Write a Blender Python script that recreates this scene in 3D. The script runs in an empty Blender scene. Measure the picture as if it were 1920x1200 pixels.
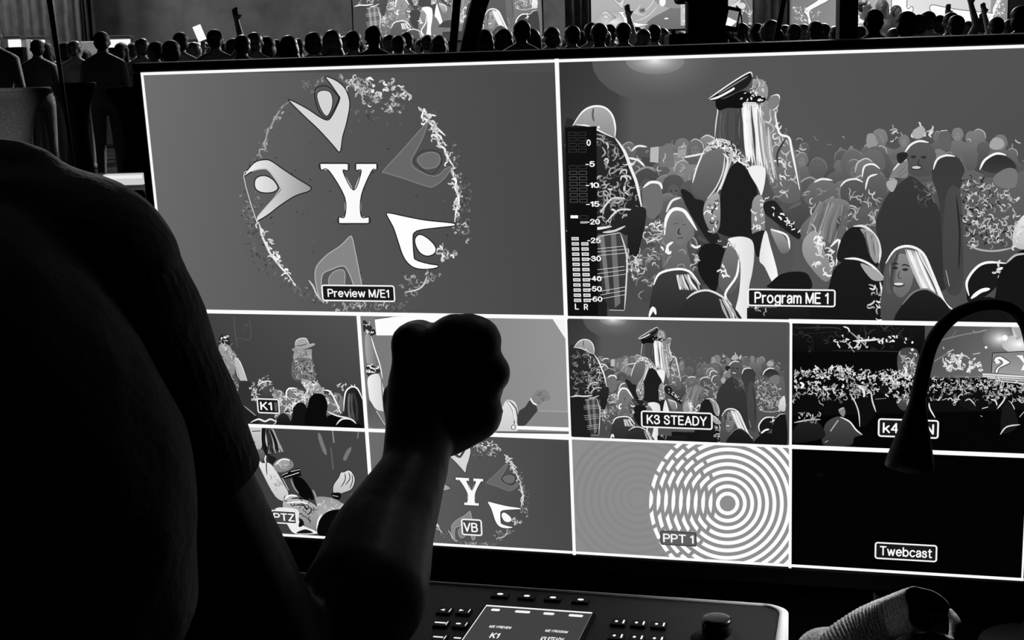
import bpy, bmesh, math, random
from math import sin, cos, pi, radians, sqrt, hypot, atan2
from mathutils import Vector, Matrix, Euler
from mathutils.geometry import tessellate_polygon

# ------------------------------------------------------------------ camera
SC = bpy.context.scene
COL = SC.collection
F = 2566.75                     # focal length in pixels of the 1920 x 1200 frame
CAM = Vector((0, 0, 1.10))
_d = Vector((0.0273, 1, 455/F)).normalized()          # world down, seen in the camera frame
_Z = -_d
_Y = Vector((0, 0, 1)); _Y = (_Y - _Z*_Y.dot(_Z)).normalized()
_X = _Y.cross(_Z)
C2W = Matrix((_X, _Y, _Z))
cam_data = bpy.data.cameras.new('camera')
cam_data.lens = F/1920*36; cam_data.sensor_width = 36; cam_data.sensor_fit = 'HORIZONTAL'
cam_data.clip_start = .02; cam_data.clip_end = 200
cam = bpy.data.objects.new('camera', cam_data); COL.objects.link(cam)
_cm = Matrix((C2W @ Vector((1, 0, 0)), C2W @ Vector((0, -1, 0)), C2W @ Vector((0, 0, -1)))).transposed()
cam.matrix_world = Matrix.Translation(CAM) @ _cm.to_4x4()
SC.camera = cam

def ray(px, py):
    return C2W @ Vector(((px-960)/F, (py-600)/F, 1))
def at(px, py, y):              # the point of the place seen there at depth y
    r = ray(px, py); return CAM + r*(y/r.y)
def onz(px, py, z):             # the point of a level surface seen there
    r = ray(px, py); return CAM + r*((z-CAM.z)/r.z)
def horizon(px): return 145-.0273*(px-960)

# ------------------------------------------------------------------ view, world, lights
vs = SC.view_settings
SC.display_settings.display_device = 'sRGB'
vs.view_transform = 'Standard'; vs.look = 'None'; vs.exposure = 0; vs.gamma = 1; vs.use_curve_mapping = False
wd = bpy.data.worlds.new('hall_dark'); SC.world = wd; wd.use_nodes = True
wd.node_tree.nodes['Background'].inputs[0].default_value = (.5, .5, .5, 1)
wd.node_tree.nodes['Background'].inputs[1].default_value = .0012

def lamp(name, kind, loc, target, energy, size=1, angle=60, blend=.5):
    l = bpy.data.lights.new(name, kind); l.energy = energy
    if kind == 'AREA': l.shape = 'DISK'; l.size = size
    elif kind == 'SPOT': l.spot_size = radians(angle); l.spot_blend = blend; l.shadow_soft_size = size
    else: l.shadow_soft_size = size
    o = bpy.data.objects.new(name, l); COL.objects.link(o); o.location = loc
    o.rotation_euler = (Vector(target)-Vector(loc)).to_track_quat('-Z', 'Y').to_euler()
    return o
lamp('stage_light_left', 'AREA', (-4.5, 25, 6.5), (-4, 17, 1.4), 420, .5)
lamp('stage_light_right', 'AREA', (6.0, 24.6, 4.6), (1, 16, 1.4), 1300, .4)
lamp('wash_light', 'AREA', (-4.5, 25, 7.5), (-4.5, 27.5, 2.2), 60, 2)
lamp('wash_light_right', 'AREA', (4.0, 25.2, 7), (4.0, 27.5, 2.2), 170, 2)
lamp('curtain_light', 'AREA', (-9, 24.6, 6), (-9, 26.4, 2.0), 210, 1)
lamp('table_fill_spot', 'SPOT', (-3.0, 6.0, 2.7), (-5.1, 14.0, .78), 420, .05, 6.5, .8)  # unseen narrow spot, added to brighten the pale table's cover
lamp('house_light', 'AREA', (1.2, 3.2, 4.2), (-.3, .8, 1.0), 5.5, .7)

# ------------------------------------------------------------------ materials
def lin(g):
    c = max(0, min(255, g))/255
    return c/12.92 if c <= .04045 else ((c+.055)/1.055)**2.4
MATS = {}
def mat(name, grey, rough=.6, metal=0, noise=0, scale=40, bump=0, sheen=0, spec=.5, wave=None, emit=0):
    if name in MATS: return MATS[name]
    m = bpy.data.materials.new(name); m.use_nodes = True
    nt = m.node_tree; b = nt.nodes['Principled BSDF']
    v = lin(grey)
    b.inputs['Base Color'].default_value = (v, v, v, 1)
    b.inputs['Roughness'].default_value = rough; b.inputs['Metallic'].default_value = metal
    b.inputs['Specular IOR Level'].default_value = spec
    if sheen: b.inputs['Sheen Weight'].default_value = sheen
    if emit:
        b.inputs['Emission Color'].default_value = (1, 1, 1, 1); b.inputs['Emission Strength'].default_value = emit
    tc = nt.nodes.new('ShaderNodeTexCoord')
    if noise or bump:
        n = nt.nodes.new('ShaderNodeTexNoise'); n.inputs['Scale'].default_value = scale; n.inputs['Detail'].default_value = 4
        nt.links.new(tc.outputs['Object'], n.inputs['Vector'])
        if noise:
            r = nt.nodes.new('ShaderNodeValToRGB')
            a, c = lin(max(0, grey-noise)), lin(grey+noise)
            r.color_ramp.elements[0].position = .35; r.color_ramp.elements[1].position = .68
            r.color_ramp.elements[0].color = (a, a, a, 1); r.color_ramp.elements[1].color = (c, c, c, 1)
            nt.links.new(n.outputs['Fac'], r.inputs['Fac']); nt.links.new(r.outputs['Color'], b.inputs['Base Color'])
        if bump:
            bp = nt.nodes.new('ShaderNodeBump'); bp.inputs['Strength'].default_value = bump; bp.inputs['Distance'].default_value = .002
            nt.links.new(n.outputs['Fac'], bp.inputs['Height']); nt.links.new(bp.outputs['Normal'], b.inputs['Normal'])
    MATS[name] = m
    return m
def glow(name, grey, strength=1):
    if name in MATS: return MATS[name]
    m = bpy.data.materials.new(name); m.use_nodes = True; nt = m.node_tree
    nt.nodes.remove(nt.nodes['Principled BSDF'])
    e = nt.nodes.new('ShaderNodeEmission'); v = lin(grey)
    e.inputs[0].default_value = (v, v, v, 1); e.inputs[1].default_value = strength
    nt.links.new(e.outputs[0], nt.nodes['Material Output'].inputs[0])
    MATS[name] = m; return m
def screen_mat(name, strength):   # a lit display: every picture element gives off its own light
    m = bpy.data.materials.new(name); m.use_nodes = True; nt = m.node_tree
    nt.nodes.remove(nt.nodes['Principled BSDF'])
    e = nt.nodes.new('ShaderNodeEmission'); a = nt.nodes.new('ShaderNodeAttribute'); a.attribute_name = 'pixel'
    nt.links.new(a.outputs['Color'], e.inputs[0]); e.inputs[1].default_value = strength
    nt.links.new(e.outputs[0], nt.nodes['Material Output'].inputs[0])
    MATS[name] = m; return m
M_SCREEN = screen_mat('display_picture', 1.0)
M_LED = screen_mat('led_wall_picture', 1.0)
M_BLACK = mat('black_plastic', 10, .7, spec=.2)
M_MATT = mat('matt_black', 8, .8, spec=.2)
M_SILVER = mat('bare_aluminium', 190, .32, 1)

# ------------------------------------------------------------------ object helpers
def tag(o, label=None, cat=None, group=None, kind=None):
    if label: o['label'] = label
    if cat: o['category'] = cat
    if group: o['group'] = group
    if kind: o['kind'] = kind
    return o
def empty(name, loc, label=None, cat=None, group=None, mw=None):
    o = bpy.data.objects.new(name, None); COL.objects.link(o); o.empty_display_size = .1
    if mw is not None: o.matrix_world = mw
    else: o.location = loc
    return tag(o, label, cat, group)
def put(name, me, m, parent=None):
    o = bpy.data.objects.new(name, me); COL.objects.link(o)
    if m is not None and not me.materials: me.materials.append(m)
    if parent is not None: o.parent = parent
    return o
def obj(name, bm, m, parent=None, smooth=False):
    me = bpy.data.meshes.new(name); bm.to_mesh(me); bm.free()
    if smooth:
        for p in me.polygons: p.use_smooth = True
    return put(name, me, m, parent)
def box(bm, c, s, mw=None, bev=0):
    r = bmesh.ops.create_cube(bm, size=1); vs_ = r['verts']
    for v in vs_: v.co = Vector((v.co.x*s[0]+c[0], v.co.y*s[1]+c[1], v.co.z*s[2]+c[2]))
    if bev:
        es = list({e for v in vs_ for e in v.link_edges})
        rr = bmesh.ops.bevel(bm, geom=es, offset=bev, segments=3, affect='EDGES', profile=.5)
        vs_ = rr['verts'] if False else list({v for f in rr['faces'] for v in f.verts} | {v for v in vs_ if v.is_valid})
    if mw is not None:
        for v in vs_: v.co = mw @ v.co
    return vs_
def tube(bm, pts, rad, n=12, cap=True):
    pts = [Vector(p) for p in pts]; rings = []; up = None
    for i, p in enumerate(pts):
        t = (pts[min(i+1, len(pts)-1)]-pts[max(i-1, 0)]).normalized()
        if up is None: up = t.orthogonal().normalized()
        up = (up - t*up.dot(t)).normalized(); w = t.cross(up)
        r = rad[i] if isinstance(rad, (list, tuple)) else rad
        rings.append([bm.verts.new(p+(up*cos(2*pi*k/n)+w*sin(2*pi*k/n))*r) for k in range(n)])
    for a, b in zip(rings, rings[1:]):
        for k in range(n): bm.faces.new((a[k], a[(k+1) % n], b[(k+1) % n], b[k]))
    if cap:
        bm.faces.new(rings[0][::-1]); bm.faces.new(rings[-1])
def lathe(bm, prof, n=32, c=(0, 0, 0), cap=True):
    rings = [[bm.verts.new((c[0]+r*cos(2*pi*k/n), c[1]+r*sin(2*pi*k/n), c[2]+z)) for k in range(n)] for r, z in prof]
    for a, b in zip(rings, rings[1:]):
        for k in range(n): bm.faces.new((a[k], a[(k+1) % n], b[(k+1) % n], b[k]))
    if cap: bm.faces.new(rings[0][::-1]); bm.faces.new(rings[-1])
def catmull(pts, closed, sub=4):
    n = len(pts)
    if n < 3: return [tuple(p) for p in pts]
    out = []
    for i in range(n if closed else n-1):
        if closed: p0, p1, p2, p3 = pts[i-1], pts[i], pts[(i+1) % n], pts[(i+2) % n]
        else: p0, p1, p2, p3 = pts[max(i-1, 0)], pts[i], pts[i+1], pts[min(i+2, n-1)]
        for k in range(sub):
            t = k/sub; t2 = t*t; t3 = t2*t
            out.append(tuple(.5*(2*b+(c-a)*t+(2*a-5*b+4*c-d)*t2+(3*b-a-3*c+d)*t3) for a, b, c, d in zip(p0, p1, p2, p3)))
    if not closed: out.append(tuple(pts[-1]))
    return out
def capsule(bm, p0, r0, p1, r1, n=14):
    p0, p1 = Vector(p0), Vector(p1); t = p1-p0
    if t.length < 1e-6: t = Vector((0, 0, 1e-4))
    t.normalize(); up = t.orthogonal().normalized(); w = t.cross(up); rings = []
    for p, r, a0, a1 in ((p0, r0, -pi/2*.96, 0), (p1, r1, 0, pi/2*.96)):
        for i in range(5):
            a = a0+(a1-a0)*i/4
            rings.append([bm.verts.new(p+t*(r*sin(a))+(up*cos(2*pi*k/n)+w*sin(2*pi*k/n))*(r*cos(a))) for k in range(n)])
    for a, b in zip(rings, rings[1:]):
        for k in range(n): bm.faces.new((a[k], a[(k+1) % n], b[(k+1) % n], b[k]))
    bm.faces.new(rings[0][::-1]); bm.faces.new(rings[-1])
def ball(bm, c, r, rot=None):
    res = bmesh.ops.create_icosphere(bm, subdivisions=3, radius=1)
    s = Matrix.Diagonal((r[0], r[1], r[2])) if isinstance(r, (tuple, list)) else Matrix.Diagonal((r, r, r))
    R = Euler(rot).to_matrix() if rot else Matrix.Identity(3)
    for v in res['verts']: v.co = R @ (s @ v.co) + Vector(c)
def fuse(bm, voxel, smooth=4):   # grows ONE continuous surface over the overlapping volumes
    me = bpy.data.meshes.new('tmp'); bm.to_mesh(me); bm.free()
    o = bpy.data.objects.new('tmp', me); COL.objects.link(o)
    md = o.modifiers.new('r', 'REMESH'); md.mode = 'VOXEL'; md.voxel_size = voxel; md.use_smooth_shade = True
    if smooth:
        sm = o.modifiers.new('s', 'SMOOTH'); sm.factor = .5; sm.iterations = smooth
    dg = bpy.context.evaluated_depsgraph_get()
    res = bpy.data.meshes.new_from_object(o.evaluated_get(dg))
    bpy.data.objects.remove(o); bpy.data.meshes.remove(me)
    for p in res.polygons: p.use_smooth = True
    return res

# ------------------------------------------------------------------ pictures on the displays, as drawn shapes
class Art:
    """Collects flat shapes in picture units (0..1 across, 0..1 down)."""
    def __init__(s): s.sh = []; s.tf = None; s.ly = 0
    def frame(s, fn): s.tf = fn; return s
    def add(s, poly, g, up=True):
        if up: s.ly += 1
        s.sh.append(([s.tf(x, y) for x, y in poly], g, s.ly))
def grey(tok):
    for ch, m in (('>', 'v'), ('/', 'h')):
        if ch in tok: a, b = tok.split(ch); return (m, float(a), float(b))
    return ('c', float(tok), float(tok))
def shade(gspec, poly):
    m, a, b = gspec
    if m == 'c': return [a]*len(poly)
    k = 1 if m == 'v' else 0
    lo = min(p[k] for p in poly); hi = max(p[k] for p in poly)
    return [a+(b-a)*((p[k]-lo)/(hi-lo+1e-9)) for p in poly]
def stroke(art, pts, w, g, smooth=True, taper=True):
    if smooth and len(pts) > 2: pts = catmull(pts, False, 4)
    n = len(pts); L = []; R = []
    for i, p in enumerate(pts):
        a = pts[max(i-1, 0)]; b = pts[min(i+1, n-1)]
        dx, dy = b[0]-a[0], b[1]-a[1]; l = hypot(dx, dy)+1e-9
        t = i/(n-1) if n > 1 else .5
        k = w/2*(min(1, .3+3.2*min(t, 1-t)) if taper else 1)
        L.append((p[0]-dy/l*k, p[1]+dx/l*k)); R.append((p[0]+dy/l*k, p[1]-dx/l*k))
    for i in range(n-1):
        art.add([L[i], L[i+1], R[i+1], R[i]], [g]*4, i == 0)
def inside(p, poly):
    c = False; j = len(poly)-1
    for i in range(len(poly)):
        if (poly[i][1] > p[1]) != (poly[j][1] > p[1]) and p[0] < (poly[j][0]-poly[i][0])*(p[1]-poly[i][1])/(poly[j][1]-poly[i][1]+1e-12)+poly[i][0]: c = not c
        j = i
    return c
def draw(art, text, seed=1):
    rnd = random.Random(seed)
    for ln in text.strip().splitlines():
        t = ln.split()
        if not t or t[0].startswith('#'): continue
        op = t[0]
        xy = lambda k: [tuple(float(q) for q in a.split(',')) for a in t[k:]]
        if op in 'PQ':
            pts = xy(2); g = grey(t[1])
            if op == 'P': pts = catmull(pts, True, 4)
            art.add(pts, shade(g, pts))
        elif op == 'R':        # row mesh for a soft field: R g00 g10 g01 g11 x0,y0 x1,y1
            g = [float(q) for q in t[1:5]]; (x0, y0), (x1, y1) = xy(5); N = 12
            for i in range(N):
                for j in range(N):
                    q = [(i, j), (i+1, j), (i+1, j+1), (i, j+1)]
                    art.add([(x0+(x1-x0)*a/N, y0+(y1-y0)*b/N) for a, b in q],
                            [(g[0]*(1-a/N)+g[1]*a/N)*(1-b/N)+(g[2]*(1-a/N)+g[3]*a/N)*b/N for a, b in q], i == j == 0)
        elif op == 'O':
            pts = catmull(xy(3), True, 4); stroke(art, pts+[pts[0]], float(t[2]), float(t[1]), False, False)
        elif op == 'L': stroke(art, xy(3), float(t[2]), float(t[1]))
        elif op == 'K': stroke(art, xy(3), float(t[2]), float(t[1]), False, False)
        elif op == 'E':
            (cx, cy), (rx, ry) = xy(2)[:2] if len(t) == 4 else [tuple(float(q) for q in a.split(',')) for a in t[2:4]]
            ro = radians(float(t[4])) if len(t) > 4 else 0
            pts = [(cx+rx*cos(a)*cos(ro)-ry*sin(a)*sin(ro), cy+rx*cos(a)*sin(ro)+ry*sin(a)*cos(ro)) for a in [2*pi*k/28 for k in range(28)]]
            art.add(pts, shade(grey(t[1]), pts))
        elif op == 'G':        # soft glow: G inner outer cx,cy rx,ry  (shells of light falling to the level round it)
            a, b = float(t[1]), float(t[2]); (cx, cy), (rx, ry) = xy(3)
            for i in range(28):
                f = 1-i/28; g = b+(a-b)*(i/27)**1.5
                art.add([(cx+rx*f*cos(2*pi*k/26), cy+ry*f*sin(2*pi*k/26)) for k in range(26)], [g]*26)
        elif op in 'SW':       # W curls more tightly; loose squiggles: S g0-g1 n len width region...
            g0, g1 = [float(q) for q in t[1].split('-')]; n = int(t[2]); le = float(t[3])*.85; w = float(t[4])*.58
            reg = xy(5); xs = [p[0] for p in reg]; ys = [p[1] for p in reg]; k = 0; tries = 0
            while k < n and tries < n*20:
                tries += 1
                p = (rnd.uniform(min(xs), max(xs)), rnd.uniform(min(ys), max(ys)))
                if not inside(p, reg): continue
                k += 1; a = rnd.uniform(0, 2*pi); pts = [p]; cv = rnd.uniform(.5, 1.7)*rnd.choice((-1, 1))
                if op == 'W': cv *= 1.15
                for _ in range(4 if op == 'W' else 3):
                    a += cv*rnd.uniform(.5, 1.2); cv *= rnd.choice((1, 1, -1)); l = le*rnd.uniform(.14, .42)*(.8 if op == 'W' else 1)
                    pts.append((pts[-1][0]+cos(a)*l, pts[-1][1]+sin(a)*l))
                stroke(art, pts, w*rnd.uniform(.6, 1.4)*(1.6 if op == 'W' else 1.15), rnd.uniform(g0, g1))
        elif op == 'H':        # hanging hair or cloth strands between two edges: H g0-g1 n width x0,y0 x1,y1 x2,y2 x3,y3
            g0, g1 = [float(q) for q in t[1].split('-')]; n = int(t[2]); w = float(t[3]); a, b, c, d = xy(4)
            for k in range(n):
                f = (k+rnd.uniform(.2, .8))/n; j = (d[0]-a[0])*.05
                p = (a[0]+(b[0]-a[0])*f, a[1]+(b[1]-a[1])*f); q = (d[0]+(c[0]-d[0])*f, d[1]+(c[1]-d[1])*f)
                m = ((p[0]+q[0])/2+rnd.uniform(-1, 1)*w*1.5, (p[1]+q[1])/2)
                stroke(art, [p, m, q], w*rnd.uniform(.6, 1.4), rnd.uniform(g0, g1))
        elif op == 'J':        # crowd of dim heads: J g0-g1 n r region
            g0, g1 = [float(q) for q in t[1].split('-')]; n = int(t[2]); r = float(t[3]); reg = xy(4)
            xs = [p[0] for p in reg]; ys = [p[1] for p in reg]
            ps = [(rnd.uniform(min(xs), max(xs)), rnd.uniform(min(ys), max(ys))) for _ in range(n*3)]
            ps = sorted([p for p in ps if inside(p, reg)][:n], key=lambda p: p[1])
            for x, y in ps:
                rr = r*rnd.uniform(.75, 1.2); g = rnd.uniform(g0, g1)
                pts = catmull([(x-rr, y), (x-rr*.7, y-rr*1.0), (x, y-rr*1.3), (x+rr*.7, y-rr), (x+rr, y), (x+rr*.7, y+rr*.8), (x+rr*2, y+rr*1.5), (x+rr*2.2, y+rr*3), (x-rr*2.2, y+rr*3), (x-rr*2, y+rr*1.5), (x-rr*.7, y+rr*.8)], True, 3)
                art.add(pts, shade(('v', g+12, g-16), pts))
                if rnd.random() < .5:
                    sgn = rnd.choice((-1, 1))
                    stroke(art, [(x-sgn*rr*.6, y-rr*1.0), (x, y-rr*1.3), (x+sgn*rr*.8, y-rr*.85), (x+sgn*rr, y)], rr*.13, min(215, g+rnd.uniform(20, 95)))
                if rnd.random() < .6:
                    art.add([(x+rr*.5*cos(2*pi*k/10), y+rr*.15+rr*.7*sin(2*pi*k/10)) for k in range(10)], [g+18]*10)
                    for ex in (-.22, .22): art.add([(x+rr*(ex+.1*cos(2*pi*k/6)), y+rr*.0+rr*.07*sin(2*pi*k/6)) for k in range(6)], [g-25]*6)
                    art.add([(x+rr*(.16*cos(2*pi*k/6)), y+rr*.48+rr*.07*sin(2*pi*k/6)) for k in range(6)], [g-22]*6)
def clip(poly, cols, x0, y0, x1, y1):
    pts = [(p[0], p[1], c) for p, c in zip(poly, cols)]
    for ax, lim, sg in ((0, x0, 1), (0, x1, -1), (1, y0, 1), (1, y1, -1)):
        out = []; n = len(pts)
        for i in range(n):
            a, b = pts[i], pts[(i+1) % n]; da, db = (a[ax]-lim)*sg, (b[ax]-lim)*sg
            if da >= 0: out.append(a)
            if (da >= 0) != (db >= 0):
                t = da/(da-db); out.append(tuple(a[k]+(b[k]-a[k])*t for k in range(3)))
        pts = out
        if len(pts) < 3: return [], []
    return [(p[0], p[1]) for p in pts], [p[2] for p in pts]
def art_mesh(name, shapes, rect, size, step, z0=0.0, base=None):
    """Shapes in picture units -> mesh in the local frame of a panel: x right, y up, z towards the viewer.
    rect = (u0,v0,u1,v1) is the place of the picture on the panel, size = (width, height) of the whole panel."""
    u0, v0, u1, v1 = rect; V = []; FC = []; CL = []; k = 0
    if base is not None: shapes = [([(0, 0), (1, 0), (1, 1), (0, 1)], [base]*4, 0)] + shapes
    for poly, cols, ly in shapes:
        p, c = clip(poly, cols, 0, 0, 1, 1)
        if len(p) < 3: continue
        z = z0+ly*step; n0 = len(V)
        for (a, b), g in zip(p, c):
            V.append(((u0+(u1-u0)*a)*size[0], -(v0+(v1-v0)*b)*size[1], z)); CL.append(lin(g))
        if len(p) <= 4: FC.append(tuple(range(n0, n0+len(p)))[::-1])
        else:
            for tri in tessellate_polygon([[Vector((x, y, 0)) for x, y in p]]): FC.append(tuple(n0+i for i in tri))
    me = bpy.data.meshes.new(name); me.from_pydata(V, [], FC)
    at_ = me.color_attributes.new('pixel', 'FLOAT_COLOR', 'POINT')
    at_.data.foreach_set('color', [q for c in CL for q in (c, c, c, 1)])
    me.update(); return me

# the screen of the multiview monitor: its plane in the place
SW, ASP = .85, .574956
_R = Matrix(((0.968215, 0.044007, 0.246218), (0.016678, 0.97085, -0.239108), (-0.249563, 0.235614, 0.939257)))
_t = Vector((-0.434885, -0.291225, 1.609625))*SW
SX, SY, SN = (C2W @ Vector((_R[0][k], _R[1][k], _R[2][k])) for k in range(3))
S0 = CAM + C2W @ _t                                      # upper left corner of the picture
MONW = Matrix((SX, -SY, -SN)).transposed().to_4x4(); MONW.translation = S0
SH = SW*ASP
def s_uv(px, py):
    r = ray(px, py); P = CAM + r*((S0-CAM).dot(SN)/r.dot(SN)) - S0
    return P.dot(SX)/SW, P.dot(SY)/SH
TILES = {'preview': (0, 0, .5, .5), 'program': (.5, 0, 1, .5), 'k1': (0, .5, .25, .75), 'k2': (.25, .5, .5, .75), 'k3': (.5, .5, .75, .75), 'k4': (.75, .5, 1, .75),
         'ptz': (0, .75, .25, 1), 'vb': (.25, .75, .5, 1), 'ppt': (.5, .75, .75, 1), 'web': (.75, .75, 1, 1)}
def on_tile(tile, ox, oy, s):
    u0, v0, u1, v1 = TILES[tile]
    def fn(x, y):
        u, v = s_uv(ox+x/s, oy+y/s); return (u-u0)/(u1-u0), (v-v0)/(v1-v0)
    return fn

# ---- the logo picture (a letter ringed by five leaping figures and a wreath of specks)
LOGO = '''
P 214 430,58 480,76 520,110 541,160 543,205 528,280 511,340 502,402 490,409 470,385 400,308 330,242 262,174 272,170 345,208 402,246 434,261 452,254 475,215 497,162 488,142 458,98
O 28 5 430,58 480,76 520,110 541,160 543,205 528,280 511,340 502,402 490,409 470,385 400,308 330,242 262,174 272,170 345,208 402,246 434,261 452,254 475,215 497,162 488,142 458,98
O 38 5 380,130 400,105 440,104 482,140 492,162 470,212 444,250 432,252 412,238 388,190
P 212 390,152 396,131 420,122 450,129 463,156 463,192 452,225 437,243 420,230 402,196
O 30 4 390,152 396,131 420,122 450,129 463,156 463,192 452,225 437,243 420,230 402,196
P 104 908,275 878,302 790,402 703,497 712,509 800,536 900,570 935,572 985,536 1020,482 990,490 965,515 930,523 880,505 842,480 832,450 852,410 885,345
O 132 4 908,275 878,302 790,402 703,497 712,509 800,536 900,570 935,572 985,536 1020,482 990,490 965,515 930,523 880,505 842,480 832,450 852,410 885,345
O 58 5 845,455 870,415 918,402 962,412 975,446 962,480 930,515 892,500
P 108 860,450 880,425 920,412 955,420 967,445 955,475 925,487 890,485
O 135 4 860,450 880,425 920,412 955,420 967,445 955,475 925,487 890,485
P 248/150 48,526 70,490 105,456 150,447 180,455 230,490 300,536 355,569 363,582 350,596 290,616 220,660 160,706 108,735 112,715 150,670 190,626 217,590 218,575 190,530 160,495 135,490 90,500
O 25 5 48,526 70,490 105,456 150,447 180,455 230,490 300,536 355,569 363,582 350,596 290,616 220,660 160,706 108,735 112,715 150,670 190,626 217,590 218,575 190,530 160,495 135,490 90,500
O 235 3 108,735 112,715 150,670 190,626 214,590 218,575 190,530 160,495 135,490 90,500 48,526
P 232/205 98,560 105,535 130,522 160,525 190,545 208,575 200,592 170,602 130,600 105,585
O 25 5 98,560 105,535 130,522 160,525 190,545 208,575 200,592 170,602 130,600 105,585
P 254 715,700 735,697 800,711 900,730 1000,740 1035,746 1030,757 960,765 880,775 850,786 840,810 845,900 855,915 880,925 920,935 957,941 950,953 900,960 850,954 815,930 790,890 770,830 750,770 735,740
O 22 5 715,700 735,697 800,711 900,730 1000,740 1035,746 1030,757 960,765 880,775 850,786 840,810 845,900 855,915 880,925 920,935 957,941 950,953 900,960 850,954 815,930 790,890 770,830 750,770 735,740
P 250 848,822 860,801 880,798 910,815 940,845 948,870 935,890 905,898 875,885 855,855
O 22 5 848,822 860,801 880,798 910,815 940,845 948,870 935,890 905,898 875,885 855,855
P 134 545,806 556,816 566,860 582,940 598,1022 604,1075 580,1090 552,1005 525,952 500,945 460,960 416,985 412,1060 422,1115 400,1085 384,1020 382,970 396,935 440,890 500,850
O 185 4 545,806 556,816 566,860 582,940 598,1022 604,1075 580,1090 552,1005 525,952 500,945 460,960 416,985 412,1060 422,1115 400,1085 384,1020 382,970 396,935 440,890 500,850
P 128 445,1012 460,980 490,963 515,965 522,992 514,1050 480,1080 455,1060
O 168 4 445,1012 460,980 490,963 515,965 522,992 514,1050 480,1080 455,1060
Q 250 407,467 534,467 534,496 510,498 563,592 600,498 575,496 575,467 668,467 668,494 646,496 597,612 597,714 632,716 632,743 495,743 495,716 522,714 522,622 448,496 411,494
O 30 5 405,465 470,464 536,466 535,498 512,500 563,590 598,499 573,497 574,465 620,464 670,466 669,496 648,498 599,612 598,712 634,715 633,744 560,746 494,745 494,715 520,713 520,622 446,498 410,496
'''
WREATH = '''
L 150 9 258,176 225,200 205,230 190,255 175,285 160,310
W 90-190 26 34 6 245,170 262,188 180,300 150,330 140,420 110,440 120,380 160,280
L 170 7 158,300 148,350 138,372 146,398 118,402 122,440
W 60-120 16 26 5 60,440 120,440 120,470 60,500
L 235 9 112,738 122,770 128,800 150,850 170,890 205,935 225,960 250,985 283,1032
W 190-255 34 36 7 105,740 125,740 215,915 295,1030 270,1035 185,915
W 70-150 45 30 5 30,600 120,610 100,730 80,760 40,740
W 60-120 60 30 5 40,780 110,770 190,930 280,1040 260,1070 130,980 60,880
W 65-140 40 30 5 230,1010 380,1060 420,1120 360,1110 260,1060
W 100-230 46 38 6 480,60 640,75 640,120 600,180 560,120
W 120-250 60 42 8 560,70 740,80 850,150 830,190 700,210 620,190
W 90-190 26 34 6 600,120 800,200 780,240 620,215
W 80-150 30 30 5 330,80 430,50 420,90 370,130 300,110
W 60-120 16 30 5 540,200 720,250 720,280 560,270
L 240 10 862,200 885,222 880,250 905,262 925,282 950,300 975,322 990,335
L 235 10 940,300 952,345 962,378 985,395 992,420 1012,455 1030,480
W 170-255 46 40 8 860,190 900,200 1040,470 1010,480 930,330
L 250 10 1028,478 1024,510 1040,545 1036,580 1050,610 1052,650 1040,690 1034,740
W 170-255 30 34 7 1015,490 1050,490 1070,640 1045,745 1025,640
W 60-140 50 34 5 1000,360 1070,400 1110,560 1110,700 1080,800 1060,640
W 70-200 18 40 6 1030,730 1090,700 1095,820 1030,800
W 120-255 18 40 7 960,850 1040,880 1030,940 980,920
W 100-200 30 40 6 830,980 900,960 980,990 930,1020 800,1090 760,1050
L 215 7 905,990 890,1030 860,1055 800,1068
L 205 8 350,1010 372,1040 390,1080 424,1118
W 90-220 40 34 6 430,1118 760,1120 700,1150 470,1150
W 60-130 30 28 5 560,1130 800,1100 860,1080 800,1150 600,1160
W 50-105 110 22 4 0,420 60,380 140,300 230,150 330,70 420,40 640,50 860,140 1000,270 1080,420 1130,560 1100,860 1000,1020 860,1120 640,1170 400,1150 200,1060 60,900 0,640
'''
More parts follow.
